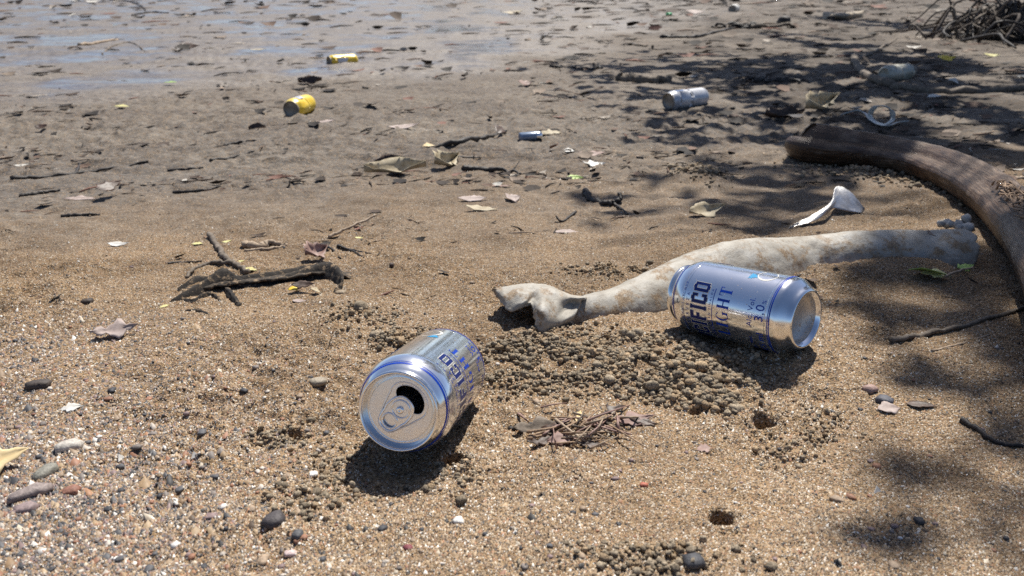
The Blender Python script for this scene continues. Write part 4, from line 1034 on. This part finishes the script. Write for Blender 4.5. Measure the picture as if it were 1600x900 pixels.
leaf("tilted_leaf", 1275, 168, .13, .06, 40, "curled dry leaf with a dark hollow behind the stalk", 'tanleaf', .45, .7, .008, roll=.7)
leaf("tilted_leaf", 1222, 184, .12, .05, 20, "dark crumpled leaf beside a curled dry one", 'brownleaf', .4, .5, .004, roll=.5, wav=.4)
leaf("tilted_leaf", 66, 203, .03, .02, 20, "tiny dark leaf on the left mud, alone", 'brownleaf', .4, .5, .004)
leaf("flat_leaf", 1390, 638, .018, .012, 5, "pinkish shell piece on sand beyond the shade", 'pinkleaf', .25, .2, .001, cat="shell")
leaf("flat_leaf", 1440, 632, .022, .009, -12, "dark grey leaf pressed into shaded sand", 'brownleaf', .1, .1, .001)
leaf("flat_leaf", 1100, 700, .016, .008, -5, "flat pinkish brown shell flake in open sand", 'redleaf', .1, .05, .0005, cat="flake")

# stones, shells and chips
stone("pale_stone", 106, 702, .0058, "chunky whitish stone in the coarse gravel", (.50, .46, .40), az=25, stretch=(1.5, 1, 1.2))
stone("grey_stone", 72, 742, .0055, "grey green stone standing in the gravel", (.24, .23, .19), az=70, stretch=(1.5, .9, 1.3))
stone("flat_stone", 50, 776, .0064, "long mauve grey stone low in the gravel", (.27, .22, .20), az=35, stretch=(1.6, .8, 1))
stone("flat_stone", 42, 798, .0048, "small mauve stone tucked under the long one", (.28, .21, .20), az=10)
stone("flat_stone", 112, 770, .0040, "reddish brown stone next to the grey green one", (.27, .13, .09), az=20)
stone("tan_stone", 497, 599, .0052, "rounded tan stone left of the opened can", (.33, .28, .21), az=20)
stone("shell_bead", 716, 815, .0030, "round white shell bead on open sand", (.72, .70, .64), "shell", sq=.5, stretch=(1, 1, 1))
stone("dark_stone", 430, 818, .0052, "dark knobbly stone below the opened can's shadow", (.075, .065, .065), az=40, stretch=(1.2, 1, 1.3))
stone("dark_stone", 1082, 882, .0048, "dark grey stone at the bottom edge", (.07, .07, .075), stretch=(1.2, 1, 1.2))
stone("dark_stone", 1382, 627, .0048, "dark bluish pebble next to the pinkish shell", (.10, .10, .115), az=-10)
stone("pink_stone", 1360, 610, .0046, "pinkish pebble at the shade's edge", (.36, .24, .20), az=15)
stone("red_chip", 1006, 759, .0020, "tiny brick red chip on open sand", (.42, .13, .08), "chip")
stone("red_chip", 638, 857, .0020, "tiny maroon chip at the bottom edge", (.20, .05, .06), "chip")
stone("pink_chip", 454, 866, .0026, "pale pink shell chip near the bottom edge", (.62, .48, .45), "shell", sq=.5)
stone("round_seed", 612, 417, .0030, "round dark seed alone on fine sand", (.07, .045, .035), "seed", sq=.95, stretch=(1, 1, 1), sink=.1)
stone("mud_clump", 62, 605, .0055, "dark muddy clump on the left sand", (.07, .055, .045), "clump", jit=.4, az=10, stretch=(1.6, 1, .9))
stone("mud_clump", 136, 473, .0048, "small dark clump with a stem on bare sand", (.06, .045, .035), "clump", jit=.4)
def tri_chip(px, py, s, label, az=10):
    p = P(px, py); v = [(-s, -s * .5, 0), (s, -s * .5, 0), (s * .15, s * .4, s * 1.2), (-s, -s * .3, -s * .3), (s, -s * .3, -s * .3), (s * .15, s * .7, s * 1.0)]
    ca, sa = math.cos(R(az)), math.sin(R(az)); v = [(a * ca - b * sa, a * sa + b * ca, c) for a, b, c in v]
    o = link("white_chip", pydata("white_chip", v, [(0, 1, 2), (3, 5, 4), (0, 2, 5, 3), (1, 4, 5, 2), (0, 3, 4, 1)]), M['whiteplastic'], loc=p, smooth=False); tag(o, label, "chip")
tri_chip(1370, 768, .0028, "white triangular chip lying in the dappled shade")
tri_chip(304, 714, .0028, "white wedge-shaped chip on coarse sand", 40)
tri_chip(188, 717, .0030, "white wedge-shaped chip in the gravel", 70)
# larger pebbles one can tell apart, nearest first
SPOTS = np.random.default_rng(31); cnt = 0
for k in range(400):
    px = SPOTS.random() ** 1.25 * 1560; py = 560 + SPOTS.random() * 335
    if SPOTS.random() > (.34 if px < 520 else .10): continue
    x, y = on_base(px, py)
    if under_can(np.array([x]), np.array([y]))[0] or in_hole(np.array([x]), np.array([y]), 2)[0]: continue
    ci = SPOTS.choice(8, p=GRAVW); pale = ci >= 6
    r = .0013 + .0015 * SPOTS.random() ** 2
    nm, lab, gr_ = (("pale_pebble", "small pale pebble or shell bit lying loose in the near sand", "pale pebbles in the near sand") if pale else ("pebble", "small dull coloured pebble lying loose in the near sand", "dull pebbles in the near sand"))
    stone(nm, px, py, r, lab, tuple(GRAVPAL[ci] * (.85 + .3 * SPOTS.random())), "pebble", az=SPOTS.random() * 180, group=gr_, seed=k, sub=2, sink=.35, stretch=(1 + .6 * SPOTS.random(), 1, 1)); cnt += 1
print("pebbles", cnt)

# tangle of dry grass and brown scraps between the cans
def tangle():
    o0 = P(920, 675); root = thing("dry_grass_tangle", "tangle of dry grass and brown leaf bits between the two cans", "dry grass", o0); rs = np.random.default_rng(9)
    for k in range(44):
        cx = 918 + rs.normal(0, 34); cy = 668 + rs.normal(0, 15); a = rs.normal(.35, .8); l = 14 + 34 * rs.random(); h = .001 + .009 * rs.random()
        p0 = P(cx - l * math.cos(a), cy + l * .5 * math.sin(a), .001 + .003 * rs.random()); p1 = P(cx, cy, h); p2 = P(cx + l * math.cos(a), cy - l * .5 * math.sin(a), .001 + .004 * rs.random())
        v, f = tube(cr([tuple(p0), tuple(p1), tuple(p2)], 8), np.linspace(.0009, .0004, 8) * (.7 + .9 * rs.random()), 5, .1, k)
        link("strand", pydata("strand", local(v, o0), f), M[('palestick', 'stick', 'fibre', 'redleaf')[rs.integers(0, 4)]], root)
    root2 = None
    for k, (px, py, L, az, m) in enumerate(((850, 690, .026, 20, 'brownleaf'), (868, 672, .022, -20, 'brownleaf'), (845, 668, .040, 5, 'stick'), (990, 656, .034, 15, 'redleaf'), (1005, 660, .022, -15, 'brownleaf'), (905, 650, .018, 75, 'orangeleaf'), (885, 688, .028, 10, 'redleaf'), (960, 640, .022, 30, 'brownleaf'), (925, 695, .022, -5, 'brownleaf'))):
        o = leaf("leaf_scrap", px, py, L, L * .32, az, None, m, .2, .3, .001, wav=.3, cat=None); o.parent = root; o.location = o.location - o0
tangle()
# single crab pellets big enough to be told apart lie round the heaps; cobweb of small twigs on the shade side
stick("side_twig", [(1500, 655), (1530, 672), (1556, 690), (1600, 696)], .0022, .0014, "dark twig pressed into the shaded sand at the side", 'darkstick', "twig", seed=33)
stick("thin_twig", [(795, 668), (830, 663), (862, 664)], .0016, .0009, "dark twig pointing into the dry grass tangle", 'darkstick', "twig", seed=34)

# ================================================================== FAR CANS AND LITTER
def simple_can(name, label, pa, pb, r, L, m, lift, band=None, open_end=True, dent=.0, group=None, cat="can", turn=0):
    """can between two pixels (the first is the lid end); lift = height of its axis"""
    a, b = P(*pa, lift), P(*pb, lift); ax = (b - a); ax.z *= .3; ax.normalize()
    root = thing(name, label, cat, a, group); root.rotation_mode = 'QUATERNION'; root.rotation_quaternion = ax.to_track_quat('Z', 'Y')
    prof = [(r * .80, .0), (r * .82, .002), (r * .80, .004), (r * .90, .010), (r * .99, .017), (r, .022), (r, L * .5), (r, L - .014), (r * .95, L - .008), (r * .78, L - .001), (r * .70, L), (r * .62, L - .005), (r * .02, L - .010)]
    v, f = lathe(smooth_prof(prof, 46), 40)
    v = [(p[0] * (1 - dent * max(0, float(pn(p[2] * 25 + r * 900, math.atan2(p[1], p[0])))) * 1.2), p[1] * (1 - dent * max(0, float(pn(p[2] * 22, p[0] * 30 + 5)))), p[2]) for p in v]
    body = link("body", pydata("body", v, f), M[m], root)
    link("rim", pydata("rim", *lathe([(r * .80, .004), (r * .83, .001), (r * .83, -.001), (r * .80, -.002), (r * .76, .0)], 40)), M['muddy'], root)
    lid_v, lid_f = lathe([(r * .77, .0), (r * .74, .006), (r * .55, .0065), (r * .01, .0065)], 40); link("lid", pydata("lid", lid_v, lid_f), M['muddy'], root)
    if band:
        for z0, z1, bm_, a0, a1 in band:
            n = 20; vv, ff = [], []
            for j in range(5):
                for i in range(n + 1):
                    q = a0 + (a1 - a0) * i / n; vv.append(((r + .0003) * math.cos(q), (r + .0003) * math.sin(q), z0 + (z1 - z0) * j / 4 * (1 - .35 * i / n)))
            ff = [(j * (n + 1) + i, j * (n + 1) + i + 1, (j + 1) * (n + 1) + i + 1, (j + 1) * (n + 1) + i) for j in range(4) for i in range(n)]
            link("printed_patch", pydata("printed_patch", vv, ff), M[bm_], body)
    return root
simple_can("yellow_can", "yellow drink can lying nearer of two yellow cans, grey end showing", (455, 172), (495, 159),   .028, .122, 'yellow', .018, band=[(.030, .075, 'whitecan', R(60), R(120)), (.085, .112, 'muddy', R(-40), R(60))], dent=.22, group="yellow drink cans")
simple_can("yellow_can", "yellow can sunk in wet mud, farther of two yellow cans", (514, 96), (558, 93), .030, .150, 'yellow', .010, band=[(.035, .095, 'whitecan', R(150), R(210)), (.10, .14, 'muddy', R(200), R(300))], dent=.25, group="yellow drink cans")
simple_can("white_can", "faded white and blue tall can lying before the far shade", (1044, 158), (1117, 149), .0285, .157, 'whitecan', .022, band=[(.020, .070, 'bluefade', R(60), R(110))], dent=.0)
simple_can("plastic_bottle", "clouded ribbed plastic bottle lying in the shade", (1422, 112), (1366, 116), .030, .145, 'jar', .022, dent=.35, cat="bottle")
def lighter():
    a, b = P(812, 214, .008), P(846, 211, .008); ax = (b - a).normalized(); root = thing("cigarette_lighter", "small blue grey lighter lying in front of a creased leaf", "lighter", a)
    root.rotation_mode = 'QUATERNION'; root.rotation_quaternion = ax.to_track_quat('Z', 'Y'); L = (b - a).length
    prof = [(.001, 0), (.0105, 0), (.012, .002), (.012, L * .72)]; v, f = lathe(prof, 24); link("body", pydata("body", [(p[0], p[1] * .8, p[2]) for p in v], f), M['lighter'], root)
    v, f = lathe([(.012, L * .72), (.0123, L * .73), (.0118, L * .95), (.009, L), (.001, L)], 24); link("metal_cap", pydata("metal_cap", [(p[0], p[1] * .8, p[2]) for p in v], f), M['alu'], root)
lighter()
def strap():
    pts = [tuple(P(*a)) for a in ((1314, 180, .004), (1338, 174, .012), (1352, 178, .012), (1362, 188, .005), (1380, 196, .005), (1394, 188, .006), (1393, 176, .03), (1383, 167, .042), (1368, 169, .036), (1359, 180, .016), (1366, 191, .006), (1385, 197, .010), (1402, 192, .006), (1418, 190, .006))]
    A = cr(pts, 110); v, f = [], []; T = np.gradient(A, axis=0)
    for i in range(110):
        t = T[i] / np.linalg.norm(T[i]); s = np.cross(t, [.3 * math.sin(i * .11), .2, 1]); s /= np.linalg.norm(s); w_ = .0065
        for k in range(4): v.append(tuple(A[i] + s * w_ * (k / 3 - .5) * 2 + np.array([0, 0, .002 * (k in (0, 3))])))
    f = [(i * 4 + k, i * 4 + k + 1, i * 4 + k + 5, i * 4 + k + 4) for i in range(109) for k in range(3)]
    o0 = Vector(A[0]); o = link("plastic_strap", pydata("plastic_strap", local(v, o0), f), M['strap'], loc=o0); solid(o, .0012, 0); tag(o, "looped milky white plastic strap lying behind the palm stalk", "strap")
strap()
stone("green_plastic", 1045, 24, .034, "bright green plastic piece on the far mud", (.02, .40, .13), "plastic piece", m='green', jit=.3, stretch=(1.2, 1, 1), sink=.2)
leaf("white_scrap", 1085, 22, .24, .09, 10, "pale scrap beside the green plastic piece", 'pinkleaf', .25, .4, .005, cat="scrap")
simple_can("white_bottle", "dirty white plastic bottle at the top of the picture", (1144, 14), (1174, 9), .055, .30, 'whiteplastic', .035, dent=.3, cat="bottle")
sheet("pale_board", [[(1286, 30, .0), (1310, 31, .0), (1348, 27, .0)], [(1286, 21, .05), (1312, 24, .05), (1348, 20, .045)], [(1288, 19, .06), (1315, 21, .055), (1350, 17, .05)]], 'board', "pale weathered curved board lying on the far mud", "board", .012, 18, 8, .006)
stone("dark_lump", 1224, 38, .055, "square dark lump of wood beside the far root clump", (.03, .025, .022), "wood lump", sq=.9, stretch=(1, 1, 1.1), jit=.25)
def clump(name, px, py, n, spread, rad, label, cat, mats, seed, hgt=.06, ln=40, kids="root"):
    o0 = P(px, py); root = thing(name, label, cat, o0); rs = np.random.default_rng(seed); s = depth(o0) / F_PX
    for k in range(n):
        c = np.array([rs.normal(0, spread[0]) * s, rs.normal(0, spread[1]) * s * 2.5, 0]); a = rs.random() * 6.28; l = ln * s * (.4 + rs.random())
        d = np.array([math.cos(a), math.sin(a) * .8, 0]) * l * .5; h = hgt * (.15 + rs.random())
        z0 = gz(o0.x + c[0] - d[0], o0.y + c[1] - d[1]) - o0.z; z1 = gz(o0.x + c[0] + d[0], o0.y + c[1] + d[1]) - o0.z
        q = [c - d + [0, 0, z0 + .005], c - d * .4 + [rs.normal(0, l * .1), rs.normal(0, l * .1), z0 * .6 + h], c + d * .4 + [rs.normal(0, l * .1), 0, z1 * .6 + h * .8 * rs.random()], c + d + [0, 0, z1 + .004 + h * .3 * rs.random()]]
        v, f = tube(cr(q, 12), np.linspace(rad, rad * .45, 12) * (.5 + rs.random()), 6, .12, k)
        link(kids, pydata(kids, v, f), M[mats[rs.integers(0, len(mats))]], root)
    return root
clump("root_clump", 1172, 44, 22, (26, 4), .014, "low clump of matted dark roots on the far mud", "roots", ('darkstick', 'stick'), 4, .035, 34)
clump("twig_heap", 930, 108, 8, (40, 3), .008, "scatter of dark twigs at the far shade's tip", "twigs", ('darkstick',), 5, .008, 34, "twig")
clump("twig_heap", 1220, 128, 10, (22, 5), .010, "dark twig bundle in the middle of the far shade", "twigs", ('darkstick',), 6, .012, 38, "twig")
clump("brush_pile", 1578, 62, 110, (48, 20), .008, "pile of dead grey branches in the dark corner", "branches", ('darkstick', 'darkstick', 'stick', 'bark'), 8, .28, 150, "branch")
def log():
    a, b = P(1556, 56, .02), P(1700, 36, .05); A = cr([tuple(a), tuple((a + b) / 2 + Vector((0, 0, .06))), tuple(b)], 24)
    v, f = tube(A, np.linspace(.07, .14, 24), 18, .05, 3); tag(link("rotten_log", pydata("rotten_log", local(v, a), f), M['log'], loc=a), "rotten black log under the dead branches in the corner", "log")
log()
leaf("corner_scrap", 1547, 88, .10, .035, 5, "pale green leaf under the dead branches", 'yellowleaf', .2, .3, .004)
leaf("corner_scrap", 1478, 94, .09, .06, 5, "yellow leaf in the dark shade behind the bottle", 'petal', .4, .3, .004)
leaf("corner_scrap", 1460, 152, .045, .02, 5, "small white scrap under the bent branch", 'whiteplastic', .3, .3, .004, cat="scrap")
leaf("corner_scrap", 1440, 36, .16, .07, 5, "dark open wrapper on the far shaded mud", 'brownleaf', .4, .5, .004, cat="wrapper")

# loose scraps of leaf and twig all over the flat
def build_litter():
    V, T, C = [], [], []; off = 0; rs = np.random.default_rng(77)
    pal = np.array([(.020, .015, .012), (.040, .028, .020), (.075, .050, .035), (.16, .10, .07), (.26, .20, .15), (.22, .11, .08), (.40, .35, .29), (.55, .52, .46)]); wts = np.array([.30, .25, .17, .09, .07, .05, .05, .02])
    M_ = 120000; px = rs.random(M_) * 1800 - 100; py = 1 + 560 * rs.random(M_) ** 1.45
    pos = np.array([on_base(a_, b_) for a_, b_ in zip(px, py)]); x, y = pos.T
    dens = (.06 + pn(x * 2.4, y * 5.5, 71) * 2.4 + .9 * pn(x * 11, y * 18, 72)) * (1 - .55 * wetness(x, y)) + .35 * sst(-.1, .5, x) * sst(1.0, 1.6, y)
    keep = (y < 22) & (rs.random(M_) < dens) & ((py < 300) | (rs.random(M_) < np.where(py > 380, .07, .22))) & ~in_hole(x, y) & ~under_can(x, y)
    px, py, x, y = px[keep][:13000], py[keep][:13000], x[keep][:13000], y[keep][:13000]; zz_ = ground_z(x, y); print("litter", len(x))
    for x, y, z in zip(x.tolist(), y.tolist(), zz_.tolist()):
        s = depth(Vector((x, y, 0))) / F_PX; l = s * (.8 + 19 * rs.random() ** 6); l = min(l, .2)
        a = rs.normal(.15, .9); c = pal[rs.choice(8, p=wts)] * (.8 + .4 * rs.random())
        ca, sa = math.cos(a), math.sin(a)
        if rs.random() < .66:     # twig bit, bent prism
            w_ = l * (.05 + .06 * rs.random()); b = rs.normal(0, .12) * l; h = abs(rs.normal(0, .10)) * l
            pts = []
            for t, wt in ((-1, .5), (-.1, 1), (1, .35)):
                for u, zz in ((-1, 0), (1, 0), (0, 1.5)):
                    lx = t * l; ly = u * w_ * wt + b * (1 - t * t); lz = zz * w_ * wt + h * (1 - t * t) * .6 + h * (t > .5) * .8
                    pts.append((x + lx * ca - ly * sa, y + lx * sa + ly * ca, z + lz))
            tr = [(0, 1, 4), (0, 4, 3), (1, 2, 5), (1, 5, 4), (2, 0, 3), (2, 3, 5), (3, 4, 7), (3, 7, 6), (4, 5, 8), (4, 8, 7), (5, 3, 6), (5, 6, 8), (0, 2, 1), (6, 7, 8)]
        else:                    # leaf flake, cupped and tilted
            w_ = l * (.25 + .3 * rs.random()); h = l * (.10 + .35 * rs.random()); tl = rs.normal(0, .5)
            pts = []
            for t, u, q in ((-1, 0, .6), (-.4, -1, .2), (-.4, 0, 0), (-.4, 1, .3), (.4, -1, .1), (.4, 0, .05), (.4, 1, .5), (1, 0, .8)):
                lx = t * l * .8; ly = u * w_ * math.cos(tl); lz = q * h + .6 * w_ * abs(math.sin(tl)) * (1 + u * math.copysign(1, tl))
                pts.append((x + lx * ca - ly * sa, y + lx * sa + ly * ca, z + lz + .0006))
            tr = [(0, 1, 2), (0, 2, 3), (1, 4, 5), (1, 5, 2), (2, 5, 6), (2, 6, 3), (4, 7, 5), (5, 7, 6)]
        V += pts; T += [(i + off, j + off, k + off) for i, j, k in tr]; C += [c] * len(pts); off += len(pts)
    me = tri_mesh("leaf_litter", np.array(V), np.array(T), np.array(C))
    tag(link("leaf_litter", me, M['litter'], smooth=False), "dark scraps of leaf and twig strewn over the mud flat", "litter", kind="stuff")
build_litter()

# ================================================================== MANGROVE OVERHEAD (casts the dappled shade)
# where its shade lies on the ground (px, py, half sizes px) and how dense the foliage above is
SHADE = [(1200, 165, 330, 90, .30), (1120, 300, 220, 40, .35), (1480, 480, 140, 60, .5), (1420, 590, 140, 30, .4), (1540, 640, 90, 40, .6), (1010, 352, 120, 15, .9), (1080, 330, 120, 14, .8), (930, 378, 90, 8, .5), (1160, 345, 70, 22, .7), (1240, 300, 110, 26, .9), (1180, 250, 120, 20, .7),
         (1390, 115, 210, 30, 1.3), (1180, 120, 120, 12, .9), (960, 108, 170, 7, 1.0), (1530, 195, 110, 60, 1.6), (1540, 110, 90, 60, 2.0), (1560, 30, 60, 26, 2.0), (1130, 215, 170, 12, .6), (1590, 60, 70, 46, 3.0), (1400, 230, 160, 30, .9), (1345, 250, 120, 34, 4.0), (1450, 255, 50, 26, .9), (1300, 140, 300, 60, .5),
         (1560, 430, 90, 70, 1.3), (1390, 435, 50, 20, .9), (1340, 470, 60, 26, .4), (1470, 520, 130, 34, .8), (1420, 395, 26, 10, .5), (1340, 385, 18, 8, .5),
         (1500, 600, 120, 26, .9), (1560, 530, 90, 40, .9), (1450, 745, 105, 26, .9), (1570, 700, 60, 30, .8), (1500, 850, 150, 44, 1.0), (1590, 780, 70, 60, 1.0), (1680, 600, 90, 240, 1.2), (1720, 300, 120, 160, 1.6), (1340, 870, 70, 20, .4)]
def mangrove():
    rs = np.random.default_rng(15); base = Vector((5.4, 5.6, gz(5.4, 5.6))); root = thing("mangrove_tree", "mangrove tree leaning over the shore, shading the corner of the beach", "tree", base)
    A = cr([tuple(base - Vector((0, 0, .1))), tuple(base + Vector((-.1, -.1, .8))), tuple(base + Vector((-.5, -.4, 1.8))), tuple(base + Vector((-.8, -1.0, 2.9))), tuple(base + Vector((-.9, -1.5, 3.8)))], 40)
    v, f = tube(A, np.linspace(.16, .06, 40), 14, .06, 1); link("trunk", pydata("trunk", local(v, base), f), M['bark'], root)
    for k in range(11):       # stilt roots
        a = k / 11 * 6.28 + rs.normal(0, .2); l = .6 + .7 * rs.random(); h = .4 + .5 * rs.random(); e = base + Vector((math.cos(a) * l, math.sin(a) * l, 0)); e.z = gz(e.x, e.y) - .05
        s0 = Vector(A[int(4 + h * 9)]); m_ = (s0 + e) / 2 + Vector((math.cos(a) * l * .22, math.sin(a) * l * .22, h * .22))
        v, f = tube(cr([tuple(s0), tuple(m_), tuple(e)], 16), np.linspace(.045, .025, 16), 8, .08, k); link("prop_root", pydata("prop_root", local(v, base), f), M['bark'], root)
    Vl, Tl = [], []; cents = []
    lv = np.array([(-1, 0, 0), (-.45, -.42, .05), (-.45, 0, -.02), (-.45, .42, .05), (.3, -.46, .04), (.3, 0, -.03), (.3, .46, .04), (1, 0, -.10)]); lt = np.array([(0, 1, 2), (0, 2, 3), (1, 4, 5), (1, 5, 2), (2, 5, 6), (2, 6, 3), (4, 7, 5), (5, 7, 6)])
    pos, size = [], []
    for px, py, rx, ry, dn in SHADE:
        x0, y0 = on_base(px, py); x1, _ = on_base(px + rx, py); _, ya = on_base(px, max(py - ry, 6)); _, yb = on_base(px, py + ry)
        ya = min(ya, 9); area = math.pi * abs(x1 - x0) * abs(ya - yb) / 2
        L = .040 if py > 250 else .055
        n = int((3.2 if py < 250 else 2.5) * dn * area / (L * L * .62 * 2)); n = min(n, 5000)
        H0 = (1.7 + .9 * rs.random()) if py < 240 else (2.5 + .8 * rs.random()) if py < 400 else (2.8 + 1.2 * rs.random())
        cen = Vector((x0, (ya + yb) / 2, 0)) + SUN / SUN.z * H0; cents.append(cen)
        for k in range(n):
            a = rs.random() * 6.28; q = math.sqrt(rs.random()) * (.75 + .45 * rs.random())
            gx_, gy_ = x0 + (x1 - x0) * q * math.cos(a), (ya + yb) / 2 + (ya - yb) / 2 * q * math.sin(a)
            if float(pn(gx_ * 4.5, gy_ * 3.0, 99)) < -.10 and py < 420: continue
            h = H0 + rs.normal(0, .22)
            pos.append((gx_ + SUN.x / SUN.z * h, gy_ + SUN.y / SUN.z * h, h)); size.append(L * (.75 + .5 * rs.random()))
    pos = np.array(pos); size = np.array(size); n = len(pos)
    RM = rand_rot(n); yaw = RNG.random(n) * 6.28
    flat = np.einsum('nij,kj->nki', RM, lv) * np.array([1, 1, .6])
    V = flat * size[:, None, None] + pos[:, None, :] - np.array(base)
    T = (lt[None] + (np.arange(n) * 8)[:, None, None]).reshape(-1, 3)
    tag(link("crown", tri_mesh("crown", V.reshape(-1, 3), T), M['crown'], root), kind="stuff")
    print("leaves", n)
    for k, c in enumerate(cents):    # limbs reaching into each tuft of foliage
        i = int(18 + 20 * rs.random()); s0 = Vector(A[i]); m_ = (s0 * .45 + c * .55) + Vector((rs.normal(0, .12), rs.normal(0, .12), .25 + .2 * rs.random()))
        v, f = tube(cr([tuple(s0), tuple(m_), tuple(c)], 18), np.linspace(.030, .005, 18), 6, .08, k); link("limb", pydata("limb", local(v, base), f), M['bark'], root)
mangrove()

# unseen mangrove mass added past the flat to darken reflections in cans and mud
def added_treeline():
    rs = np.random.default_rng(44); parts = []; cen = []
    for k in range(26):
        az = R(-7 + 62 * k / 25 + rs.normal(0, 1.0)); d = 36 + 8 * rs.random(); x, y = d * math.sin(az), d * math.cos(az); h = 7.5 + 4.5 * rs.random()
        parts.append(tube(cr([(x, y, -.3), (x + rs.normal(0, .3), y, h * .4), (x + rs.normal(0, .6), y + rs.normal(0, .4), h * .8)], 9), np.linspace(.28, .08, 9), 7, .06, k))
        for q in range(10): cen.append((x + rs.normal(0, 1.3), y + rs.normal(0, 1.0), h * (.22 + .70 * rs.random()), .9 + .7 * rs.random()))
    cen = np.array(cen); n = 9000; c = cen[rs.integers(0, len(cen), n)]
    dv = rs.normal(size=(n, 3)); dv /= np.linalg.norm(dv, axis=1)[:, None]; pos = c[:, :3] + dv * (c[:, 3] * rs.random(n) ** .4)[:, None] * np.array([1, 1, .7])
    lv = np.array([(-1, 0, 0), (0, -.5, .08), (0, .5, .08), (1, 0, -.1)]); V = np.einsum('nij,kj->nki', rand_rot(n), lv) * (.16 + .14 * rs.random(n))[:, None, None] + pos[:, None, :]
    T = (np.array([(0, 1, 2), (1, 3, 2)])[None] + (np.arange(n) * 4)[:, None, None]).reshape(-1, 3)
    tv, tf = joinvf(*parts); tv = np.array(tv); tt = []
    for q in tf:
        for i in range(1, len(q) - 1): tt.append((q[0], q[i], q[i + 1]))
    me = tri_mesh("added_treeline", np.vstack([tv, V.reshape(-1, 3)]), np.vstack([np.array(tt), T + len(tv)]))
    tag(link("added_treeline", me, M['crown']), "unseen far mangrove wood added to darken reflections", "trees", kind="stuff")
added_treeline()
